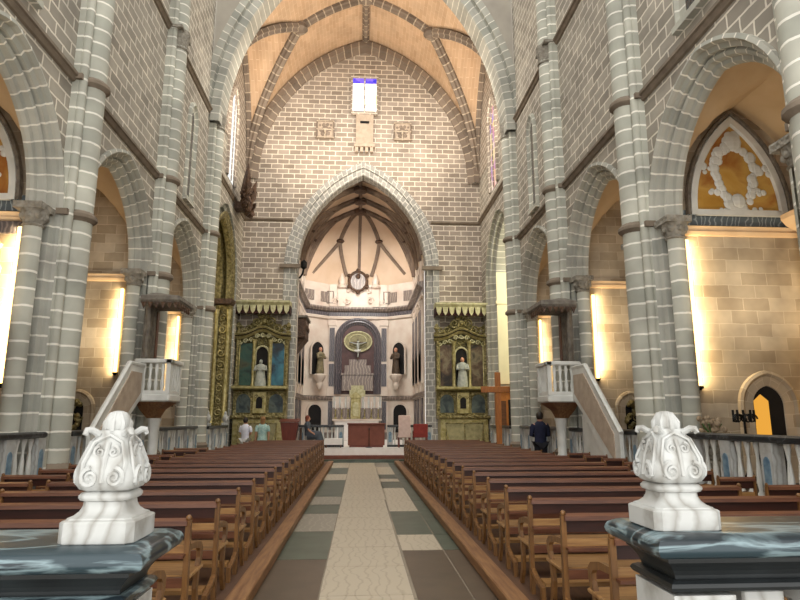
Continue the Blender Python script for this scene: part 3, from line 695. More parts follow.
    for q in range(8):
        x=-1.18+.295*q; b=MB(); b.prism([(x+.02,6.12),(x+.275,6.12),(x+.24,5.88),(x+.1475,5.72),(x+.055,5.88)],'y',-.8,-.76); b.build('canopy_pendant',M['canopygold'],o)
    b=MB(); b.box(-1.16,1.16,-.74,-.7,5.74,6.12); b.box(-1.18,-1.14,-.74,-.05,5.74,6.12); b.box(1.14,1.18,-.74,-.05,5.74,6.12); b.build('canopy_lining',M['crimson'],o)
    return o
side_altar(-4.4,'a blue painting, beside the red lectern',M['paintA'],M['paintB'],'')
side_altar(4.48,'brown paintings, beside the wooden cross',M['paintC'],M['paintC'],'')
s1=thing('saint_statue','grey robed statue in the central niche of the altar behind the white-shirted man','statue',(-4.4,26.82,3.095)); figure(s1,[M['statue'],M['statue']],1.15)
s2=thing('saint_statue','white robed statue in the central niche of the altar near the wooden cross','statue',(4.48,26.82,3.095)); figure(s2,[M['statue'],M['skin']],1.3)

# ------------------------------------------------------------------ chancel
XC=-.22
base=[(-3.35,28.2),(-3.35,32.6),(-1.95+XC*.2,35.5),(1.5,35.5),(2.95,32.6),(2.95,28.2)]
base=[(-3.3,28.2),(-3.3,34.4),(XC-1.75,35.5),(XC+1.75,35.5),(2.95,34.4),(2.95,28.2)]
names=['side_left','canted_left','back','canted_right','side_right']
ZS=9.6; BOSS=Vector((-.16,33.0,13.45))
def wall_T(a,b):
    a=Vector((a[0],a[1],0)); b=Vector((b[0],b[1],0)); mid=(a+b)/2; d=(b-a).normalized(); n=Vector((d.y,-d.x,0))
    # local x along wall, -y toward the room
    Mx=Matrix(((d.x,-n.x,0,mid.x),(d.y,-n.y,0,mid.y),(0,0,1,0),(0,0,0,1))); return Mx,(b-a).length
def chT(i): return wall_T(base[i],base[i+1])
for i,nm in enumerate(names):
    a,b=base[i],base[i+1]
    w=MB(); w.grid([[(a[0],a[1],z),(b[0],b[1],z)] for z in (.5,ZS)]); st(w,'wall_chancel_'+nm,M['pink'])
w=MB()
for x,xe in ((-3.3,-3.0),(2.95,2.9)): w.grid([[(x,28.2,z),(xe,28.15,z)] for z in (.5,ZS)])
st(w,'wall_chancel_return',M['pink'])
# vault
av=arch_pts((2.95+3.3)/2,3.9,ZS,0,10); vx=-.175
v=MB(); v.grid([[(vx+t,y,z) for t,z in av] for y in (28.0,29.6,31.3,33.0)])
poly=[(-3.3,33.0)]
for i in range(1,4):
    a,b=base[i],base[i+1]
    for q in range(5): poly.append((a[0]+(b[0]-a[0])*q/4,a[1]+(b[1]-a[1])*q/4))
poly.append((2.95,33.0))
v.grid([[(p[0]+(BOSS.x-p[0])*(.5*k/8+.5*(1-math.cos(PI/2*k/8))),p[1]+(BOSS.y-p[1])*(.5*k/8+.5*(1-math.cos(PI/2*k/8))),ZS+(BOSS.z-ZS)*math.sin(PI/2*k/8)) for k in range(9)] for p in poly])
st(v,'ceiling_chancel_vault',M['chvault'],True)
hf=lambda t:.5*t+.5*(1-math.cos(PI/2*t))
def mer(p,n=10): return [(p[0]+(BOSS.x-p[0])*hf(k/n),p[1]+(BOSS.y-p[1])*hf(k/n),ZS+(BOSS.z-ZS)*math.sin(PI/2*k/n)-.06) for k in range(n+1)]
k=1
rib('trim_chancel_rib_%d'%k,mer((XC,35.5)),.09,'chrib'); k+=1
def merpt(p,t): return (p[0]+(BOSS.x-p[0])*hf(t),p[1]+(BOSS.y-p[1])*hf(t),ZS+(BOSS.z-ZS)*math.sin(PI/2*t)-.06)
sideboss=[]
for sg in (-1,1):
    ps_=(XC+sg*1.75,35.45)
    rib('trim_chancel_rib_%d'%k,[merpt(ps_,.45+.55*q/8) for q in range(9)],.11,'chrib'); k+=1
    sideboss.append(merpt(ps_,.45))
    for pa in ((XC+sg*.75,35.5),(XC+sg*2.9,34.7)):
        rib('trim_chancel_rib_%d'%k,[merpt((ps_[0]+(pa[0]-ps_[0])*q/8,ps_[1]+(pa[1]-ps_[1])*q/8),.45-.36*q/8) for q in range(9)],.1,'chrib'); k+=1
    pe=(-3.3,33.2) if sg<0 else (2.95,33.2)
    rib('trim_chancel_rib_%d'%k,[merpt(pe,.05+.95*q/10) for q in range(11)],.1,'chrib'); k+=1
for y in (28.3,29.6,31.3,33.0):
    rib('trim_chancel_rib_%d'%k,[(vx+t,y,z-.05) for t,z in av],.15,'chrib'); k+=1
rib('trim_chancel_rib_%d'%k,[(vx,y,av[10][1]-.05) for y in (28.1,29.6,31.3,33.)],.1,'chrib'); k+=1
for ya,yb in ((28.3,29.6),(29.6,31.3),(31.3,33.0)):
    for sg in (-1,1):
        for (ia,ib) in ((1,8),(8,1)) :
            pts=[]
            for q in range(8):
                t,z=av[round(ia+(ib-ia)*q/7)]; pts.append((vx+sg*t,ya+(yb-ya)*q/7,z-.05))
            rib('trim_chancel_rib_%d'%k,pts,.11,'chrib'); k+=1
b=MB()
for y in (29.6,31.3,33.0): b.lathe([(.32,.0),(.4,-.1),(.34,-.24),(.08,-.3)],(vx,y,13.42),14)
for y in (29.6,31.3,33.):
    for j in (4,16,7,13): t_,z_=av[j]; b.lathe([(.16,.0),(.2,-.08),(.1,-.16)],(vx+t_,y,z_-.05),10)
for p_ in sideboss: b.lathe([(.2,.06),(.26,-.04),(.14,-.14)],p_,10)
st(b,'trim_chancel_bosses',M['darkwood'],True)
# marble cladding per wall
def clad(i,mats_cols):
    T,L=chT(i); h=L/2
    t=MB(T); t.prism([(0,7.45),(-.12,7.5),(-.14,7.62),(-.1,7.66)],'x',-h,h); st(t,'trim_chancel_architrave_%d'%(i+1),M['pink'])
    t=MB(T); t.box(-h,h,-.08,0,7.66,7.9); st(t,'trim_chancel_frieze_%d'%(i+1),M['purple'])
    t=MB(T); t.prism([(0,7.9),(-.2,7.95),(-.34,8.08),(-.34,8.16),(0,8.24)],'x',-h,h); st(t,'trim_chancel_cornice_%d'%(i+1),M['pinkgrey'])
    t=MB(T); t.prism([(0,2.75),(-.1,2.8),(-.14,2.92),(0,3.0)],'x',-h,h); t.box(-h,h,-.06,0,.55,.95); st(t,'trim_chancel_dado_%d'%(i+1),M['pinkgrey'])
    t=MB(T); t.box(-h,h,-.05,0,3.0,3.4); st(t,'trim_chancel_base_band_%d'%(i+1),M['pink'])
    for x in mats_cols:
        t=MB(T); ww=.65 if i in (0,4) else .2
        t.box(x-ww,x+ww,-.1,0,3.4,7.45); t.box(x-.25,x+.25,-.14,0,7.1,7.45); t.box(x-.24,x+.24,-.13,0,3.0,3.4); t.box(x-.2,x+.2,-.1,0,8.24,9.5); st(t,'trim_chancel_pilaster_%d'%(i*4+mats_cols.index(x)),M['pink'])
        t=MB(T); w_=.5 if i in (0,4) else .15; t.box(x-w_,x+w_,-.13,-.1,5.0 if w_<.2 else 3.5,6.95); t.box(x-w_,x+w_,-.13,-.1,3.55,4.85); t.box(x-w_,x+w_,-.05,0,1.1,2.7); st(t,'trim_chancel_pilaster_panel_%d'%(i*4+mats_cols.index(x)),M['purple'])
for i in range(5):
    T,L=chT(i); h=L/2
    clad(i,{0:[-1.7,.2,1.9],1:[],2:[-1.52,1.52],3:[],4:[-1.9,-.2,1.7]}[i])
    t=MB(T)
    for x in ([-1.2,.4,1.5] if i in(0,4) else [-.55,.55] if i in (1,3) else []): t.box(x-.3,x+.3,-.05,0,8.5,9.1)
    if t.v: st(t,'trim_chancel_attic_panel_%d'%(i+1),M['pinkgrey'])
T,L=chT(2)
t=MB(T)
for sg in (-1,1):
    t.box(sg*1.0-.22,sg*1.0+.22,-.12,0,8.24,9.35); t.lathe([(.26,9.35),(.3,9.45),(.18,9.6),(.22,9.8),(.12,10.05),(.05,10.25)],(sg*1.0,-.12,0),10)
    t.scroll((sg*.72,-.1,8.6),.22,'y',1.4,.06,sg); t.scroll((sg*1.4,-.1,8.55),.2,'y',1.4,.06,-sg)
    t.scroll((sg*.6,-.1,9.2),.14,'y',1.4,.05,-sg)
st(t,'trim_chancel_attic_stucco',M['pink'],True)
t=MB(T)
for sg in (-1,1): t.tube([(sg*1.75-.25,-.08,8.45),(sg*1.75+.25,-.08,8.45),(sg*1.75+.25,-.08,9.15),(sg*1.75-.25,-.08,9.15),(sg*1.75-.25,-.08,8.45)],.05)
st(t,'trim_chancel_attic_frames',M['pinkgrey'])
# big arched niche with the crucifix
T,L=chT(2)
o=thing('altar_niche','tall arched purple marble niche above the high altar','niche',(XC,35.5,0))
b=MB(); sweep(b,1.05,1.05,6.2,3.1,[(.32,-.02),(.3,-.2),(.2,-.24),(.12,-.2),(.05,-.22),(0,-.15),(-.1,-.1),(-.12,-.05)],lambda t,z,d:(t,d,z),10); b.build('marble_frame',M['purple'],o)
b=MB(); A=arch_pts(1.05,1.05,6.2,-.05,10); b.prism([(A[0][0],3.1)]+A+[(A[-1][0],3.1)],'y',-.06,-.01); b.build('back_panel',M['nichered'],o)
b=MB(); b.prism([(.72*math.cos(2*PI*q/32)*1.1,6.15+.58*math.sin(2*PI*q/32)) for q in range(32)],'y',-.12,-.06); b.build('oval_panel',M['olive'],o)
b=MB(); b.tube([(.8*math.cos(2*PI*q/24),-.13,6.15+.58*math.sin(2*PI*q/24)) for q in range(25)],.05); b.tube([(.5*math.cos(2*PI*q/24),-.13,6.2+.36*math.sin(2*PI*q/24)) for q in range(25)],.03); b.build('oval_moulding',M['canopygold'],o,True)
b=MB(); b.box(-.9,.9,-.3,-.05,3.3,4.2); b.box(-.95,.95,-.34,-.05,4.2,4.3); b.box(-.75,.75,-.25,-.05,4.3,4.75); b.box(-.5,.5,-.2,-.05,4.75,5.1); b.build('pedestal',M['pinkgrey'],o)
o=thing('crucifix','pale crucified figure on a cross inside the arched niche','crucifix',(XC,35.22,5.105))
b=MB(); b.bbox(-.05,.05,-.03,.03,0,1.15,.01); b.bbox(-.5,.5,-.03,.03,.92,1.02,.01); b.build('cross',M['darkwood'],o)
b=MB(); b.tube([(0,-.06,.12),(.02,-.07,.4),(0,-.07,.62),(0,-.07,.85),(0,-.06,.95)],[.035,.055,.07,.09,.04]); b.tube([(0,-.07,.86),(-.25,-.06,.92),(-.48,-.05,1.0)],[.045,.03,.02]); b.tube([(0,-.07,.86),(.25,-.06,.92),(.48,-.05,1.0)],[.045,.03,.02]); b.ball((0,-.09,1.0),.075,8); b.build('figure',M['statue'],o,True)
b=MB(); b.tube([(-.2,-.08,.5),(-.02,-.12,.45),(.16,-.08,.52)],[.05,.09,.04]); b.build('loincloth',M['whitedull'],o,True)
# medallion
o=thing('oval_medallion','round dark wreath medallion high on the chancel end wall','medallion',(XC-.05,35.28,9.75))
b=MB(); b.tube([(.52*math.cos(2*PI*q/24),-.05,.58*math.sin(2*PI*q/24)) for q in range(25)],.08); b.build('wreath_frame',M['darkwood'],o,True)
b=MB(); b.lathe([(.48,0),(.48,.03)],(0,0,0),24); 
b=MB(); b.prism([(.5*math.cos(2*PI*q/24),.56*math.sin(2*PI*q/24)) for q in range(24)],'y',-.03,.02); b.build('disc',M['pinkgrey'],o)
b=MB()
for q in range(6):
    a=2*PI*q/6+PI/6; b.ball((.62*math.cos(a),-.06,.68*math.sin(a)),.12,8)
b.ball((0,-.06,.3),.16,8); b.build('carved_knobs',M['darkwood'],o,True)
# statue niches, doorways
for i,side,mat in ((1,'red lectern',M['statueg']),(3,'pink chair',M['statuedk'])):
    T,L=chT(i); c=T.translation; rz=math.atan2(T[1][0],T[0][0])
    o=thing('statue_niche','dark arched wall niche holding a saint, chancel wall on the %s side'%side,'niche',tuple(T@Vector((0,-.155,0))),rz)
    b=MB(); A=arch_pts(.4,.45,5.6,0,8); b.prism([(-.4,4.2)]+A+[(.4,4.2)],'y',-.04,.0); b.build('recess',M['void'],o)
    b=MB(); sweep(b,.4,.45,5.6,4.2,[(.1,0),(.09,-.08),(.0,-.06)],lambda t,z,d:(t,d,z),8); b.build('surround',M['pink'],o)
    b=MB(); b.lathe([(.08,3.35),(.2,3.6),(.16,3.75),(.34,4.0),(.36,4.15),(.3,4.2)],(0,-.3,0),12); b.build('corbel',M['pink'],o,True)
    p=T@Vector((0,-.47,4.205))
    f=thing('saint_statue','robed saint statue in the chancel wall niche on the %s side'%side,'statue',p,rz); figure(f,[mat,M['skin']],1.5)
    o=thing('arched_doorway','small dark arched doorway in the chancel wall on the %s side'%side,'doorway',tuple(T@Vector((0,-.015,0))),rz)
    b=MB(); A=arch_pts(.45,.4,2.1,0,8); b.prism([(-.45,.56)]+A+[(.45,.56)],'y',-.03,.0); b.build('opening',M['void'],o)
    b=MB(); sweep(b,.45,.4,2.1,.56,[(.14,0),(.13,-.07),(.0,-.05)],lambda t,z,d:(t,d,z),8); b.build('surround',M['pink'],o)
# high altar
o=thing('high_altar','white and pink marble high altar with stepped shelf below the crucifix niche','altar',(XC,34.4,.55))
b=MB(); b.bbox(-1.2,1.2,-.6,.3,0,1.05,.02); b.build('altar_block',M['linen'],o)
b=MB(); b.box(-1.35,1.35,-.68,.4,1.05,1.15); b.build('altar_slab',M['pink'],o)
b=MB(); b.box(-1.4,1.4,.2,1.0,1.15,1.75); b.build('lower_gradine',M['pinkgrey'],o)
b=MB(); b.box(-1.4,1.4,.45,1.0,1.75,2.4); b.build('upper_gradine',M['pink'],o)
for q in range(9): 
    b=MB(); x=-1.3+q*.325
    if abs(x)<.3: continue
    b.lathe([(.05,1.76),(.07,1.8),(.04,1.9),(.07,2.1),(.04,2.3),(.06,2.38)],(x,.4,0),8); b.build('baluster',M['whitedull'],o,True)
o=thing('tabernacle','small gilded tabernacle with arched door on the high altar','tabernacle',(XC-.08,34.36,1.705))
b=MB(); b.bbox(-.28,.28,-.2,.08,0,1.15,.02); b.build('case',M['goldpl'],o)
b=MB(); b.prism([(-.34,1.15),(.34,1.15),(.28,1.28),(0,1.5),(-.28,1.28)],'y',-.24,.1); b.build('pediment',M['goldpl'],o)
b=MB(); A=arch_pts(.16,.18,.75,0,6); b.prism([(-.16,.15)]+A+[(.16,.15)],'y',-.23,-.2); b.build('door',M['canopygold'],o)
o=thing('gilded_throne','gilded stepped throne behind the tabernacle','ornament',(XC,35.1,2.96))
b=MB(); b.box(-.45,.45,-.15,.1,0,.35); b.box(-.36,.36,-.12,.1,.35,.62); b.build('steps',M['canopygold'],o)
cd=thing('candlestick','tall candlestick with white candle at the outer end of the high altar, red lectern side','candlestick',(XC-1.2,34.45,1.705),0,'candlesticks on the high altar')
b=MB(); b.lathe([(.09,0),(.1,.04),(.03,.1),(.045,.25),(.02,.4),(.06,.5),(.06,.53)],(0,0,0),10); b.build('stick',M['goldpl'],cd,True)
b=MB(); b.lathe([(.02,.53),(.02,.95)],(0,0,0),8); b.build('candle',M['linen'],cd)
for x,l in ((-.85,'second from the red lectern end'),(-.5,'beside the tabernacle on the red lectern side'),(.42,'beside the tabernacle on the pink chair side'),(.8,'second from the end on the pink chair side'),(1.18,'at the outer end on the pink chair side')):
    c=copy_tree(cd); c.location=(XC+x,34.45,1.705); c['label']='candlestick on the high altar, '+l
# balcony box on the chancel wall
o=thing('wooden_balcony','dark carved wooden balcony box on the chancel wall above the rail','balcony',(-3.28,29.3,0))
b=MB(); b.bbox(0,.62,-.9,.9,5.45,6.4,.04); b.build('parapet',M['darkwood'],o)
b=MB(); b.prism([(0,4.7),(.18,4.9),(.6,5.45),(0,5.45)],'y',-.7,.7); b.build('corbel',M['darkwood'],o)
b=MB(); b.box(0,.7,-.97,.97,6.4,6.5); b.build('rail',M['oldwood'],o)
b=MB()
for y in (-.6,-.2,.2,.6): b.scroll((.64,y,5.95),.15,'x',1.4,.04)
b.build('scroll_carving',M['darkwood'],o)
o=thing('wall_bracket','small dark bracket lamp high on the chancel arch','lamp',(-2.98,28.0,8.2))
b=MB(); b.tube([(0,0,0),(.15,-.1,.2),(.2,-.15,.45)],.05); b.build('arm',M['iron'],o); b=MB(); b.lathe([(.05,.4),(.15,.5),(.15,.75),(.04,.85)],(.2,-.15,0),8); b.build('lantern',M['iron'],o)

# ------------------------------------------------------------------ pulpits
def pulpit(s,side):
    o=thing('pulpit','marble balustraded pulpit with carved canopy and stair on the pier at the %s side'%side,'pulpit',(s*5.0,15.1,0))
    T=Matrix.Diagonal((s,1,1,1))
    X0,X1,Y0,Y1=-.42,.3,-.38,.5
    b=MB(T); b.bbox(X0-.06,X1+.05,Y0-.06,Y1,2.1,2.28,.03); b.build('floor_slab',M['whitedull'],o)
    b=MB(T); b.rings([[(X0+.02,Y0+.02,2.1),(X1,Y0+.02,2.1),(X1,Y1,2.1),(X0+.02,Y1,2.1)],[(X0+.28,Y0+.28,1.93),(X1,Y0+.28,1.93),(X1,Y1,1.93),(X0+.28,Y1,1.93)],[(-.02,.15,1.72),(X1-.1,.15,1.72),(X1-.1,Y1,1.72),(-.02,Y1,1.72)]]); b.build('corbel',M['plank'],o)
    b=MB(T); b.lathe([(.16,.55),(.16,.75),(.11,.85),(.12,1.4),(.15,1.64),(.17,1.72)],(.06,.32,0),12); b.build('supporting_column',M['whitedull'],o,True)
    for x,y in ((X0,Y0),(X1,Y0),(X0,Y1-.08)):
        b=MB(T); b.box(x-.05,x+.05,y-.05,y+.05,2.28,3.0); b.build('corner_post',M['whitedull'],o)
    b=MB(T); b.bbox(X0-.09,X1+.07,Y0-.09,Y0+.07,3.0,3.1,.02); b.bbox(X0-.09,X0+.07,Y0-.09,Y1,3.0,3.1,.02); b.build('hand_rail',M['whitedull'],o)
    b=MB(T); b.box(X0-.03,X1,Y0-.04,Y0+.04,2.28,2.36); b.box(X0-.04,X0+.04,Y0,Y1,2.28,2.36); b.build('bottom_rail',M['whitedull'],o)
    for q in range(4):
        x=X0+.14+q*.145; b=MB(T); b.lathe([(.03,2.36),(.05,2.5),(.025,2.7),(.045,2.9),(.03,3.)],(x,Y0,0),8); b.build('baluster',M['whitedull'],o,True)
    for q in range(4):
        y=Y0+.16+q*.16; b=MB(T); b.lathe([(.03,2.36),(.05,2.5),(.025,2.7),(.045,2.9),(.03,3.)],(X0,y,0),8); b.build('baluster',M['whitedull'],o,True)
    # stair descending toward the entrance
    d=MB(T); d.prism([(Y0-.05,2.2),(Y0-.05,2.9),(Y0-.9,2.9),(-3.0,1.4),(-3.0,.56),(-2.6,.56),(-1.,1.85)],'x',.14,.22); d.build('stair_parapet',M['whitedull'],o)
    d=MB(T); d.tube([(.17,Y0-.05,2.93),(.17,Y0-.9,2.93),(.17,-3.02,1.42)],.055); d.build('stair_rail',M['whitedull'],o)
    d=MB(T); d.prism([(Y0-.2,2.3),(Y0-.2,2.75),(Y0-.85,2.75),(-2.75,1.4),(-2.75,.85)],'x',.12,.142); d.build('stair_panel',M['reliefst'],o)
    for q in range(6):
        d=MB(T); d.box(.22,.29,-.75-q*.33-.33,-.75-q*.33,.56,1.8-q*.22); d.build('step',M['whitedull'],o)
    # backboard and canopy
    b=MB(T); b.box(.2,.3,-.25,.55,3.1,4.42); b.build('back_board',M['oldwood'],o)
    for q in range(3):
        b=MB(T); b.box(.18,.2,-.1+q*.22,.05+q*.22,3.2,4.35); b.build('back_panel',M['wood' if q==2 else 'oldwood'],o)
    b=MB(T); b.tube([(.2,-.2,3.1),(.2,-.28,3.5),(.2,-.2,3.9),(.2,-.3,4.4)],.06); b.build('carved_edge',M['oldwood'],o)
    b=MB(T); b.rings([[(X0-.15,Y0-.2,4.42),(X1,Y0-.2,4.42),(X1,.6,4.42),(X0-.15,.6,4.42)],[(X0-.2,Y0-.25,4.5),(X1,Y0-.25,4.5),(X1,.6,4.5),(X0-.2,.6,4.5)],[(X0-.18,Y0-.22,4.6),(X1,Y0-.22,4.6),(X1,.6,4.6),(X0-.18,.6,4.6)],[(X0+.25,Y0+.25,4.72),(X1,Y0+.25,4.72),(X1,.6,4.72),(X0+.25,.6,4.72)],[(.12,.2,4.82),(X1,.2,4.82),(X1,.6,4.82),(.12,.6,4.82)]]); b.build('canopy',M['oldwood'],o)
    b=MB(T)
    for q in range(6): x=X0-.18+q*.15; b.prism([(x,4.44),(x+.13,4.44),(x+.065,4.28)],'y',Y0-.24,Y0-.2)
    for q in range(6): y=Y0-.2+q*.16; b.prism([(y,4.44),(y+.14,4.44),(y+.07,4.28)],'x',X0-.19,X0-.15)
    b.build('canopy_fringe',M['darkwood'],o)
pulpit(-1,'red lectern'); pulpit(1,'wooden cross')

# ------------------------------------------------------------------ balustrades
def baluster_mesh(mat=None):
    b=MB(); b.lathe([(.045,0),(.045,.06),(.025,.1),(.045,.22),(.04,.34),(.02,.55),(.035,.68),(.045,.74),(.045,.78)],(0,0,0),8); return b
proto_b=None
def balustrade(name,label,x0,y0,x1,y1,zb,zt,group,inlay=True,posts=True,step=.23,urn=False):
    global proto_b
    d=Vector((x1-x0,y1-y0,0)); L=d.length; rz=math.atan2(d.y,d.x)
    o=thing(name,label,'balustrade',(x0,y0,zb),rz,group)
    h=zt-zb
    b=MB(); b.bbox(0,L,-.11,.11,h-.1,h,.025); b.build('hand_rail',M['rail'],o)
    b=MB(); b.box(0,L,-.09,.09,0,.09); b.build('plinth',M['rail'],o)
    hb=h-.19; pw=.24
    npst=max(2,round(L/.95)+1) if L>2.2 else 2
    ps=[pw/2+(L-pw)*q/(npst-1) for q in range(npst)]
    for p_ in ps:
        b=MB(); b.box(p_-pw/2,p_+pw/2,-.085,.085,.09,h-.1); q=b.build('post',M['white'],o)
        for sg in (-1,1):
            g=MB(); A=arch_pts(.065,.08,h-.36,0,5); g.prism([(p_-.065,.2)]+[(p_+t,z) for t,z in A]+[(p_+.065,.2)],'y',sg*.085-.008,sg*.085+.008); g.build('arched_inlay',M['blue'],q)
    n=int((L-pw)/step)
    for k in range(n+1):
        p_=pw+.08+(L-2*pw-.16)*k/max(1,n)
        if any(abs(p_-c)<pw/2+.07 for c in ps): continue
        if proto_b is None:
            proto_b=baluster_mesh().build('baluster',M['whitedull'],o,True); c=proto_b
        else:
            c=proto_b.copy(); col.objects.link(c); c.parent=o
        c.location=(p_,0,.09); c.scale=(1,1,hb/.78)
    return o
loc_=[None,'before the chapel with the painted lunette','before the chapel with the pulpit stair','between the pulpit and the crossing pier','beside the crossing pier']
for s,side in ((-1,'red lectern'),(1,'wooden cross')):
    for i in range(4):
        a=PY[i]+.45 if i else 5.0; 
        if i==0: a,b_=2.4,6.1; lab=None; continue
        b_=PY[i+1]-.45
        balustrade('balustrade','dark-railed marble balustrade %s, %s side'%(loc_[i],side),s*5.42,a,s*5.42,b_,.55,1.49,'chapel balustrades')
    balustrade('balustrade','dark-railed marble balustrade %s, %s side'%(loc_[4],side),s*5.3,21.45,s*5.3,24.6,.55,1.46,'chapel balustrades')
balustrade('balustrade','sanctuary balustrade with white balusters beside the brown altar box, red lectern side',-2.6,26.1,-.72,26.1,.55,1.46,'sanctuary balustrades',step=.22)
balustrade('balustrade','sanctuary balustrade with white balusters behind the pink chair',1.1,26.1,3.0,26.1,.55,1.46,'sanctuary balustrades',step=.22)
def urn_finial(label,loc):
    o=thing('urn_finial',label,'finial',loc,0,'white finials on the rails')
    b=MB(); b.bbox(-.12,.12,-.1,.1,0,.1,.015); b.build('foot',M['white'],o)
    b=MB(); b.lathe([(.06,.1),(.1,.16),(.13,.24),(.1,.34),(.05,.42),(.06,.47),(.02,.54)],(0,0,0),10); b.build('urn',M['white'],o,True)
urn_finial('small white urn finial on the crossing rail, end nearer the red lectern',(-5.3,24.48,1.46))
urn_finial('small white urn finial on the crossing rail, middle post on the red lectern side',(-5.3,21.65,1.46))
# stone finial, iron stands and flowers at the side rails
o=thing('stone_finial','brown carved stone finial behind the rail beside the lectern-side pier','finial',(-6.0,9.95,.55))
b=MB(); b.lathe([(.2,0),(.2,.75),(.16,.8),(.2,.95),(.17,1.15),(.08,1.32),(.03,1.4)],(0,0,0),10,1,1,PI/4); b.build('shaft',M['capital'],o)
b=MB()
for q in range(4): b.ball((.15*math.cos(q*PI/2),.15*math.sin(q*PI/2),1.08),.06,6)
b.build('carved_leaves',M['capital'],o)
o=thing('candle_stand','black wrought iron candle stand beside the arched doorway','stand',(6.35,9.9,.55))
b=MB()
for q in range(3): a=2*PI*q/3; b.tube([(.2*math.cos(a),.2*math.sin(a),0.02),(.05*math.cos(a),.05*math.sin(a),.25),(0,0,.4)],.018)
b.tube([(0,0,.4),(0,0,1.25)],.02); b.build('stem',M['iron'],o)
b=MB()
for q in range(5): a=2*PI*q/5; b.scroll((.14*math.cos(a),0.05*math.sin(a),1.15),.09,'y',1.3,.016); b.tube([(.18*math.cos(a),.1*math.sin(a),1.1),(.18*math.cos(a),.1*math.sin(a),1.3)],.02)
b.build('branches',M['iron'],o)
def flowers(label,loc,mat):
    o=thing('flower_vase',label,'flowers',loc)
    b=MB(); b.lathe([(.08,0),(.12,.15),(.07,.35),(.1,.42)],(0,0,0),10); b.build('vase',M['capital'],o,True)
    b=MB()
    for q in range(22):
        a=random.uniform(0,2*PI); r=random.uniform(.02,.2); b.ball((r*math.cos(a),r*math.sin(a),random.uniform(.45,.72)),.05,6)
    b.build('blooms',mat,o)
    b=MB()
    for q in range(8): a=2*PI*q/8; b.tube([(0,0,.4),(.16*math.cos(a),.16*math.sin(a),.62)],.012)
    b.build('stems',M['leaf'],o)
flowers('vase of dried flowers on the rail plinth behind the finial, wooden cross side',(5.95,10.2,1.0),M['flower'])
o=bpy.data.objects.new('flower_stand',None); col.objects.link(o); o.location=(5.95,10.2,.55); tag(o,'low stone block under the vase of dried flowers','stand')
b=MB(); b.bbox(-.15,.15,-.15,.15,0,.45,.02); b.build('block',M['capital'],o)

# ------------------------------------------------------------------ pews
def make_pew(L,label,loc):
    o=thing('pew',label,'pew',loc,0,'wooden pews')
    def P(nm,mb,m): 
        return mb.build(nm,M[m],o)
    b=MB(); b.prism([(-.05,.805),(-.045,.838),(.015,.855),(.035,.846),(.02,.82),(-.01,.80)],'x',.03,L-.03); P('top_rail',b,'wood')
    b=MB(); b.box(.03,L-.03,.0,.022,.71,.81); P('backrest',b,'woodshade')
    b=MB(); b.box(.03,L-.03,-.02,.02,.36,.43); P('lower_rail',b,'wood')
    b=MB(); b.bbox(.0,L,.03,.43,.405,.44,.01); P('seat',b,'woodlt')
    b=MB(); b.box(.05,L-.05,.36,.385,.32,.405); P('seat_apron',b,'woodlt')
    b=MB(); b.box(.05,L-.05,-.33,-.17,.14,.175); P('kneeler',b,'woodlt')
    b=MB(); b.box(.03,L-.03,-.012,.012,.59,.665); P('back_board',b,'woodlt')
    b=MB(); b.box(.03,L-.03,-.1,-.012,.585,.605); P('book_shelf',b,'wood')
    for x in (0,L-.05):
        b=MB(); b.prism([(-.025,0),(.028,0),(.028,.45),(.012,.84),(-.025,.84),(-.025,.45)],'x',x+.005,x+.045); e=P('end_post',b,'woodend')
        b=MB(); b.ball((x+.025,-.01,.858),.024,8); b.build('knob',M['woodend'],e,True)
        # curved front leg with arm
        out=[(.03,.66),(.2,.655),(.36,.62),(.42,.57),(.41,.5),(.36,.4),(.33,.28),(.36,.14),(.44,0)]
        inn=[(.37,0),(.29,.14),(.265,.28),(.29,.4),(.345,.5),(.345,.55),(.32,.575),(.2,.605),(.03,.615)]
        b=MB(); b.prism(out+inn,'x',x+.008,x+.042); P('front_leg',b,'woodend')
        b=MB(); b.prism([(-.35,0),(-.31,0),(-.3,.12),(-.15,.14),(.0,.2),(.0,.24),(-.16,.18),(-.35,.14)],'x',x+.005,x+.045); P('kneeler_bracket',b,'woodend')
    return o
NR=20; PITCH=.965; Y0=4.05
inner=None; outer=None
for k in range(NR):
    y=Y0+PITCH*k; r=ord_(NR-1-k)
    for s,side in ((-1,'red lectern'),(1,'wooden cross')):
        Li=2.5 if s<0 else 2.75
        lab='long wooden pew, %s side of the aisle, %s row from the sanctuary'%(side,r)
        x=AX-1.44-Li if s<0 else AX+1.44
        yy=y if s>0 else y-.05
        if k==0 and s<0: pass
        key=s
        if k==0:
            p_=make_pew(Li,lab,(x,yy,.1))
            if s<0: innerL=p_
            else: innerR=p_
        else:
            p_=copy_tree(innerL if s<0 else innerR); p_.location=(x,yy,.1); p_['label']=lab
        if k<=13 and not (s>0 and k>=12) and k!=11:
            lab='short outer pew by the chapel rail, %s side, %s row from the sanctuary'%(side,r)
            x=-4.88 if s<0 else 4.6
            if outer is None: outer=make_pew(.9 if s<0 else .52,lab,(x,yy,.1)); 
            else:
                p_=copy_tree(outer); p_.location=(x,yy,.1); p_['label']=lab
                if s>0: p_.scale=(.52/.9,1,1)

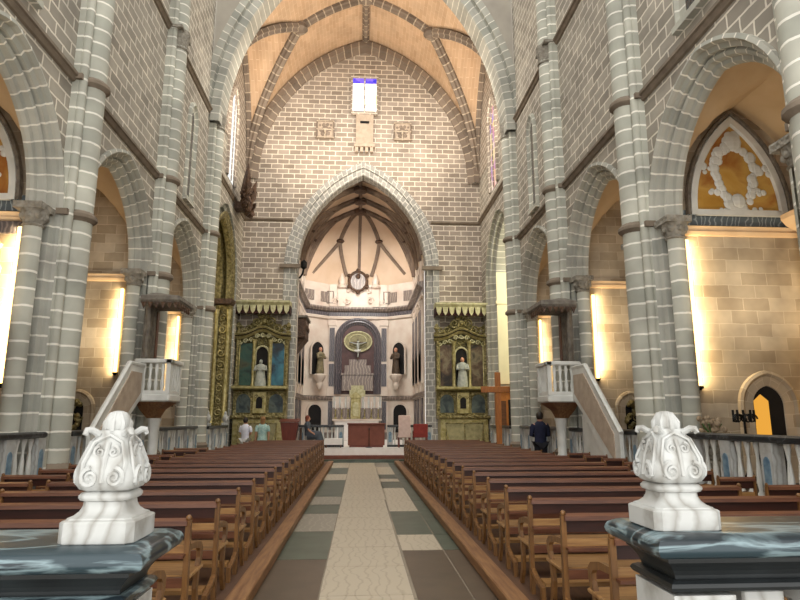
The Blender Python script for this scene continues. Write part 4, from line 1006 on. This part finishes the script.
# ------------------------------------------------------------------ people
def skinmesh(name,nodes,edges,mat,parent=None,sub=1):
    me=bpy.data.meshes.new(name); me.from_pydata([n[0] for n in nodes],edges,[])
    o=bpy.data.objects.new(name,me); col.objects.link(o)
    o.modifiers.new('s','SKIN'); 
    for i,n in enumerate(nodes):
        r=n[1]; me.skin_vertices[0].data[i].radius=r if isinstance(r,tuple) else (r,r)
    me.skin_vertices[0].data[0].use_root=True
    m=o.modifiers.new('d','SUBSURF'); m.levels=sub; m.render_levels=sub
    dg=bpy.context.evaluated_depsgraph_get(); ev=o.evaluated_get(dg); nm=bpy.data.meshes.new_from_object(ev)
    o.modifiers.clear(); o.data=nm; bpy.data.meshes.remove(me)
    nm.materials.clear(); nm.materials.append(mat)
    for p in nm.polygons: p.use_smooth=True
    if parent: o.parent=parent
    return o
def hand(nodes,edges,wi,w,dirv,side):
    d=Vector(dirv).normalized(); n=len(nodes); s=Vector(side)
    nodes.append((tuple(Vector(w)+d*.06),(.034,.018))); edges.append((wi,n)); palm=n
    for k,l in enumerate((.065,.075,.07,.055)):
        o_=s*(.03-.02*k); a=Vector(w)+d*.09+o_; n=len(nodes)
        nodes.append((tuple(a),.009)); nodes.append((tuple(a+d*l*.5),.0085)); nodes.append((tuple(a+d*l+Vector((0,-.0,0))+s.cross(d)*.015),.007)); edges+= [(palm,n),(n,n+1),(n+1,n+2)]
    n=len(nodes); a=Vector(w)+d*.03+s*.035
    nodes.append((tuple(a),.011)); nodes.append((tuple(a+d*.05+s*.012),.009)); edges+=[(wi,n),(n,n+1)]
def person(label,loc,rz,h,hair,top,bottom,kind='trousers',pose='stand',arms='down',hairlen=0):
    o=thing('person',label,'person',loc,rz); k=h/1.75
    V=lambda x,y,z:(x*k,y*k,z*k)
    sit=pose=='sit'; hz=.95 if not sit else .52
    up=lambda z:(z-.95+hz)
    nodes=[(V(0,0,up(.95)),.13*k),(V(0,0,up(1.12)),(.125*k,.09*k)),(V(0,.01,up(1.32)),(.16*k,.1*k)),(V(0,0,up(1.46)),(.09*k,.06*k)),(V(0,-.0,up(1.53)),.052*k),(V(0,-.015,up(1.6)),(.07*k,.085*k)),(V(0,-.01,up(1.68)),(.075*k,.09*k)),(V(0,0,up(1.73)),.05*k)]
    edges=[(i,i+1) for i in range(7)]
    n=len(nodes); nodes.append((V(0,-.115,up(1.62)),.012*k)); edges.append((5,n))
    for sx in (-1,1): n=len(nodes); nodes.append((V(sx*.085,.005,up(1.63)),.014*k)); edges.append((5,n))
    arm={}; leg={}
    for sx in (-1,1):
        if arms=='down': A=[V(sx*.19,0,up(1.42)),V(sx*.24,.02,up(1.14)),V(sx*.24,-.05,up(.9))]
        elif arms=='front': A=[V(sx*.19,0,up(1.42)),V(sx*.24,-.02,up(1.15)),V(sx*.1,-.2,up(1.12))]
        else: A=[V(sx*.19,0,up(1.42)),V(sx*.25,-.05,up(1.16)),V(sx*.2,-.25,up(1.02))]
        n=len(nodes); nodes+= [(A[0],.06*k),(A[1],.042*k),(A[2],.03*k)]; edges+=[(2,n),(n,n+1),(n+1,n+2)]
        arm[sx]=A; hand(nodes,edges,n+2,A[2],Vector(A[2])-Vector(A[1]),(0,-1 if arms=='down' else 0,0 if arms=='down' else 1))
        if sit: Lg=[V(sx*.1,-.05,.5),V(sx*.12,-.45,.5),V(sx*.12,-.43,.08),V(sx*.12,-.58,.03)]
        else: Lg=[V(sx*.095,0,.88),V(sx*.1,-.01,.5),V(sx*.1,.02,.08),V(sx*.12,-.13,.03)]
        n=len(nodes); nodes+=[(Lg[0],.09*k),(Lg[1],.058*k),(Lg[2],.04*k),(Lg[3],.03*k)]; edges+=[(0,n),(n,n+1),(n+1,n+2),(n+2,n+3)]; leg[sx]=Lg
    skinmesh('body',nodes,edges,M['skin'],o)
    # clothing
    b=MB(); b.lathe([(.15*k,up(.92)*k),(.165*k,up(.96)*k),(.16*k,up(1.12)*k),(.185*k,up(1.28)*k),(.2*k,up(1.38)*k),(.15*k,up(1.46)*k),(.075*k,up(1.515)*k)],(0,.005*k,0),14,1,.72)
    for sx in (-1,1):
        A=[Vector(q) for q in arm[sx]]
        if kind=='coat': b.tube([A[0]+Vector((-sx*.03*k,0,.0)),A[0]+(A[1]-A[0])*.3,A[1],A[1]+(A[2]-A[1])*.95],[.075*k,.075*k,.06*k,.045*k],10)
        else: b.tube([A[0]+Vector((-sx*.03*k,0,.0)),A[0]+(A[1]-A[0])*.3,A[0]+(A[1]-A[0])*.8],[.075*k,.078*k,.065*k],10)
    b.build('dress_top' if kind=='dress' else 'shirt',top,o,True)
    if kind=='dress':
        b=MB()
        if sit: b.tube([V(0,.02,.5),V(0,-.2,.52),V(0,-.47,.5),V(0,-.5,.3),V(0,-.48,.12)],[.19*k,.21*k,.2*k,.2*k,.22*k],12)
        else: b.lathe([(.16*k,1.02*k),(.19*k,.88*k),(.21*k,.6*k),(.24*k,.42*k),(.2*k,.42*k)],(0,0,0),14,1,.8)
        b.build('skirt',bottom,o,True)
    else:
        nd=[(V(0,0,up(.97)),.15*k)]; ed=[]
        for sx in (-1,1):
            n=len(nd); nd+=[(leg[sx][0],.105*k),(leg[sx][1],.075*k),(leg[sx][2],.06*k)]; ed+=[(0,n),(n,n+1),(n+1,n+2)]
        skinmesh('trousers',nd,ed,bottom,o)
    for sx in (-1,1):
        f=Vector(leg[sx][3]); b=MB(); b.bbox(f.x-.05*k,f.x+.05*k,f.y-.08*k,f.y+.19*k,0,.085*k,.02*k); b.build('shoe',M['iron'],o)
    b=MB(); R=[]
    for i in range(7):
        a=PI/2*i/6; R.append((max(.004,.098*k*math.cos(a)),.11*k*math.sin(a)))
    b.lathe([(.07*k,-.1*k),(.095*k,-.04*k)]+R,(0,.022*k,up(1.665)*k),14)
    if hairlen: b.lathe([(.05*k,-hairlen*k),(.085*k,-hairlen*.6*k),(.09*k,0)],(0,.05*k,up(1.63)*k),12,1,.7)
    b.build('hair',hair,o,True)
    return o
person('standing man in a white shirt and pale trousers, before the gilded side altar',(-4.5,24.45,.0),math.radians(160),1.74,M['hairdk'],M['shirtw'],M['pale'],arms='front')
person('fair-haired woman in a patterned teal dress standing beside the white-shirted man',(-3.86,24.55,.0),math.radians(190),1.78,M['hairgold'],M['teal'],M['teal'],'dress',arms='down',hairlen=.28)
person('man in navy standing with his back turned behind the pews beside the chapel rail',(4.93,16.85,.1),PI,1.78,M['hairdk'],M['navy'],M['navydk'],'coat',arms='front')
ch=thing('wooden_chair','dark wooden chair under the seated person by the sanctuary rail','chair',(-2.2,25.7,.55),PI/2)
def chair(o,wm,um,hb,w=.25,arms=False,sh=.47):
    b=MB(); b.bbox(-w,w,-.25,.22,sh-.07,sh,.02); b.build('seat',um,o)
    b=MB(); b.bbox(-w,w,.24,.31,sh-.07,hb,.02); b.build('backrest',um,o)
    for x in (-w+.03,w-.03):
        for y in (-.22,.22):
            b=MB(); b.box(x-.025,x+.025,y-.025,y+.025,0,sh-.06); b.build('leg',wm,o)
        if arms:
            b=MB(); b.box(x-.03,x+.03,-.24,.22,.64,.68); b.box(x-.025,x+.025,-.24,-.19,.47,.64); b.build('armrest',wm,o)
chair(ch,M['darkwood'],M['darkwood'],.8,sh=.29)
person('seated auburn-haired person in slate grey beside the sanctuary rail',(-2.2,25.7,.55),PI/2,1.7,M['hairred'],M['greycl'],M['greycl'],'dress','sit','rest',hairlen=.16)
o=thing('sanctuary_chair','pale pink high-backed chair facing away before the sanctuary rail','chair',(1.78,25.65,.55),PI); chair(o,M['mahog'],M['pinkcl'],1.3)
o=thing('red_armchair','low red armchair beside the pale pink chair','chair',(2.45,25.7,.55),PI); chair(o,M['mahog'],M['redcl'],.95,.3,True)
# lectern, altar box, low table, microphone
o=thing('lectern','dark red tapered lectern standing below the gilded side altar','lectern',(-2.92,25.05,.26))
o.location=(-2.92,25.6,.55)
b=MB(); b.rings([[(-.22,-.2,0),(.22,-.2,0),(.22,.2,0),(-.22,.2,0)],[(-.36,-.26,1.02),(.36,-.26,1.02),(.36,.24,1.02),(-.36,.24,1.02)]]); b.build('body',M['mahog'],o)
b=MB(); b.prism([(-.3,1.03),(.28,1.12),(.28,1.16),(-.3,1.07)],'x',-.4,.4); b.build('book_rest',M['mahog'],o)
b=MB(); b.box(-.3,.3,-.26,.26,0,.04); b.build('foot',M['mahog'],o)
o=thing('altar_box','brown cloth-covered altar table in the middle of the sanctuary','altar',(.22,26.0,.55))
b=MB(); b.bbox(-.76,.76,-.3,.3,.08,.92,.015); b.build('cloth_front',M['brownbox'],o)
b=MB(); b.bbox(-.8,.8,-.34,.34,.92,.98,.012); b.build('table_top',M['brownbox'],o)
b=MB(); b.box(-.7,.7,-.26,.26,0,.08); b.build('plinth',M['mahog'],o)
o=thing('microphone_stand','thin black microphone stand on the platform edge before the brown altar','microphone stand',(.33,25.5,.55))
b=MB(); b.lathe([(.14,0),(.13,.02),(.02,.04)],(0,0,0),14); b.build('base',M['iron'],o)
b=MB(); b.tube([(0,0,.03),(0,0,.7)],.014); b.build('pole',M['iron'],o)
b=MB(); b.tube([(0,0,.7),(0,-.05,.78)],[.02,.028]); b.build('microphone',M['iron'],o,True)
o=thing('low_table','low table with a white cloth beside the seated person','table',(-1.12,25.6,.55))
b=MB(); b.bbox(-.34,.34,-.2,.2,.3,.36,.015); b.build('table_top',M['wood'],o)
b=MB(); b.box(-.36,.36,-.22,.22,.36,.37); b.box(-.36,.36,-.225,-.215,.12,.37); b.build('cloth',M['linen'],o)
for x in (-.3,.3):
    for y in (-.16,.16):
        b=MB(); b.box(x-.02,x+.02,y-.02,y+.02,0,.3); b.build('leg',M['wood'],o)

# ------------------------------------------------------------------ entrance rails in front of the camera
def near_rail(s,cx,label):
    """front corner at cx, running outward"""
    o=thing('entrance_rail',label,'balustrade',(cx,2.7,0))
    if s<0: o.scale=(1,1,.979)
    T=Matrix.Diagonal((s,1,1,1)); L=2.6
    prof=[(0.05,1.205),(.02,1.203),(.0,1.196),(-.012,1.19),(-.03,1.18),(-.04,1.165),(-.044,1.15),(-.04,1.135),(-.03,1.12),(-.014,1.11),(.006,1.104),(.03,1.1)]
    def ring(i,z): return [(0+i,0+i,z),(L,0+i,z),(L,.5-i,z),(0+i,.5-i,z)]
    b=MB(T); b.rings([ring(i,z) for i,z in prof[::-1]]); b.build('top_slab',M['dark'],o,True)
    b=MB(T); b.rings([ring(i,z) for i,z in ((.085,1.0),(.08,1.02),(.07,1.04),(.055,1.06),(.035,1.08),(.03,1.1))]); b.build('cornice',M['black'],o)
    b=MB(T); b.rings([ring(i,z) for i,z in ((.07,.955),(.05,.96),(.042,.975),(.05,.99),(.07,1.0))]); b.build('lower_moulding',M['dark' if s<0 else 'black'],o)
    b=MB(T); b.box(.06,.34,.06,.44,.16,.94); e=b.build('end_post',M['white'],o)
    g=MB(T); g.box(.13,.27,.05,.062,.3,.86); g.build('inlay',M['black'],e)
    for q in range(7):
        b=MB(T); x=.52+q*.3; b.bbox(x-.06,x+.06,.16,.34,.16,.3,.01); b.lathe([(.09,.3),(.1,.4),(.06,.5),(.05,.7),(.08,.82),(.1,.86)],(x,.25,0),10); b.bbox(x-.1,x+.1,.14,.36,.86,.94,.01); b.build('baluster',M['white'],o,True)
    b=MB(T); b.box(.02,L,.03,.47,0,.16); b.build('plinth',M['dark'],o)
    return o
near_rail(-1,-.96,'dark green marble entrance rail on the red lectern side of the aisle')
near_rail(1,1.27,'dark green marble entrance rail on the wooden cross side of the aisle')
def finial(s,cx,label):
    o=thing('carved_finial',label,'finial',(cx,2.93,1.205 if s>0 else 1.18),0)
    if s<0: o.scale=(1,1,1.045)
    H=lambda prof,n=24,sq=8:None
    b=MB(); n=32
    def sqr(prof,sq): 
        m=MB(); m.lathe(prof,(0,0,0),n,1,1,PI/4*0+PI/32,sq); return m
    m=sqr([(.155,0),(.158,.004),(.158,.082),(.152,.088),(.14,.092),(.136,.098)],14); m.build('plinth',M['white'],o)
    m=sqr([(.136,.098),(.118,.106),(.102,.12),(.092,.14),(.09,.158)],10); m.build('neck',M['white'],o,True)
    m=sqr([(.088,.158),(.104,.163),(.111,.174),(.11,.184),(.1,.195),(.092,.199)],8); m.build('torus',M['white'],o,True)
    m=sqr([(.09,.199),(.112,.208),(.126,.228),(.129,.25),(.123,.285),(.109,.33),(.092,.37),(.076,.41),(.064,.43),(.06,.45)],6); m.build('bulb',M['white'],o,True)
    for ang in range(4):
        R=Matrix.Rotation(ang*PI/2,4,'Z'); m=MB(R)
        m.scroll((-.052,-.128,.258),.04,'y',1.6,.012,1,PI/2); m.scroll((.052,-.128,.258),.04,'y',1.6,.012,-1,PI/2)
        m.scroll((-.03,-.1,.36),.026,'y',1.4,.009,1,PI/2); m.scroll((.03,-.1,.36),.026,'y',1.4,.009,-1,PI/2)
        m.tube([(-.085,-.127,.235),(-.09,-.113,.315),(-.06,-.084,.4),(0,-.07,.43),(.06,-.084,.4),(.09,-.113,.315),(.085,-.127,.235)],.009)
        m.tube([(0,-.128,.235),(0,-.111,.33),(0,-.083,.4)],.011)
        m.build('relief_scrolls',M['white'],o,True)
        m=MB(R); m.tube([(-.055,-.055,.432),(-.08,-.08,.452),(-.096,-.096,.45),(-.1,-.1,.437),(-.092,-.092,.43)],[.016,.015,.014,.012,.008],8); m.build('volute',M['white'],o,True)
    m=MB(); m.lathe([(.052,.445),(.058,.455),(.06,.475),(.055,.5),(.04,.522),(.02,.532),(.004,.534)],(0,0,0),20); m.build('bud',M['white'],o,True)
    m=MB()
    for q in range(8):
        a=2*PI*q/8; m.tube([(.056*math.cos(a),.056*math.sin(a),.445),(.056*math.cos(a),.056*math.sin(a),.48),(.03*math.cos(a),.035*math.sin(a),.525)],[.012,.014,.006],8)
    m.build('bud_petals',M['white'],o,True)
finial(-1,-1.165,'white carved marble finial on the entrance rail, red lectern side of the aisle')
finial(1,1.44,'white carved marble finial on the entrance rail, wooden cross side of the aisle')

# ------------------------------------------------------------------ light
w=bpy.data.worlds.new('World'); sc.world=w; w.use_nodes=True
bg=w.node_tree.nodes['Background']; bg.inputs[0].default_value=(1,.985,.95,1); bg.inputs[1].default_value=1.85
def area(name,loc,rot,size,energy,color,sy=None,spread=PI):
    l=bpy.data.lights.new(name,'AREA'); l.energy=energy; l.color=color; l.size=size; l.spread=spread
    if sy: l.shape='RECTANGLE'; l.size_y=sy
    o=bpy.data.objects.new(name,l); col.objects.link(o); o.location=loc; o.rotation_euler=rot; return o
def look(o,target):
    d=Vector(target)-o.location; o.rotation_euler=d.to_track_quat('-Z','Y').to_euler()
def spot(name,loc,target,energy,color,angle=120,rad=.3):
    l=bpy.data.lights.new(name,'SPOT'); l.energy=energy; l.color=color; l.spot_size=math.radians(angle); l.spot_blend=.6; l.shadow_soft_size=rad
    o=bpy.data.objects.new(name,l); col.objects.link(o); o.location=loc; look(o,target); return o
# unseen warm spots added behind the crossing piers, washing the vault and end wall
for s in (-1,1):
    spot('crossing_vault_fill',(s*5.0,21.9,12.0),(-s*2.5,25.5,20),1000,(1,.87,.72),130)
    spot('crossing_wall_fill',(s*4.6,21.9,12.6),(-s*1.5,27.5,17),260,(1,.8,.58),110)
# lights added mid-chancel to brighten apse and vault
a=area('chancel_fill_light',(-.2,31.2,10.2),(0,0,0),2.2,230,(1,.96,.9)); look(a,(-.2,35.5,5.0))
spot('chancel_vault_light',(-.2,32.4,7.5),(-.2,35.0,12),130,(1,.86,.76),110)
# uplights added inside the chapels to brighten their vaults, no fitting modelled
for s in (-1,1):
    for i in (1,2,3):
        y=PY[i+1]-1.6
        spot('chapel_vault_fill',(s*7.6,y-.7,2.2),(s*7.2,y+.5,8),(190,160,130)[i-1],(1,.86,.66),120,.2)
# the tubes' wash over the chapel walls
for s in (-1,1):
    for y,zc,hh,en in ((10.87,3.7,2.8,22),(15.67,3.9,2.2,20),(20.56,3.7,2.7,18)):
        a=area('tube_wash',(s*6.27,y-.02,zc),(0,0,0),.1,en,(1,.76,.42),hh); look(a,(s*8.5,y+.25,zc))

# transept
l=bpy.data.lights.new('transept_lamp','POINT'); l.energy=420; l.color=(1,.95,.8); l.shadow_soft_size=.4
o=bpy.data.objects.new('transept_lamp',l); col.objects.link(o); o.location=(8.6,24.2,7.5)
l=bpy.data.lights.new('transept_lamp_gold','POINT'); l.energy=130; l.color=(1,.8,.45); l.shadow_soft_size=.4
o=bpy.data.objects.new('transept_lamp_gold',l); col.objects.link(o); o.location=(-8.0,22.8,6.5)
# area light added under the crossing vault to brighten the side altars
a=area('crossing_fill_light',(0,21.9,16.5),(0,0,0),3.,330,(1,.97,.92)); look(a,(0,27.4,4))

# ------------------------------------------------------------------ camera
cam=bpy.data.cameras.new('Camera'); co=bpy.data.objects.new('Camera',cam); col.objects.link(co); sc.camera=co
f=605; pt=math.atan(119/f); ya=math.atan(40*math.cos(pt)/f)
cam.sensor_width=36; cam.lens=36*f/800; cam.clip_start=.05; cam.clip_end=200
co.location=(-.05,0,1.7); co.rotation_euler=(PI/2+pt,0,-ya)
sc.view_settings.view_transform='Standard'; sc.view_settings.look='None'; sc.view_settings.gamma=1; sc.view_settings.exposure=.42
sc.cycles.use_denoising=True
sc.cycles.max_bounces=6; sc.cycles.diffuse_bounces=4
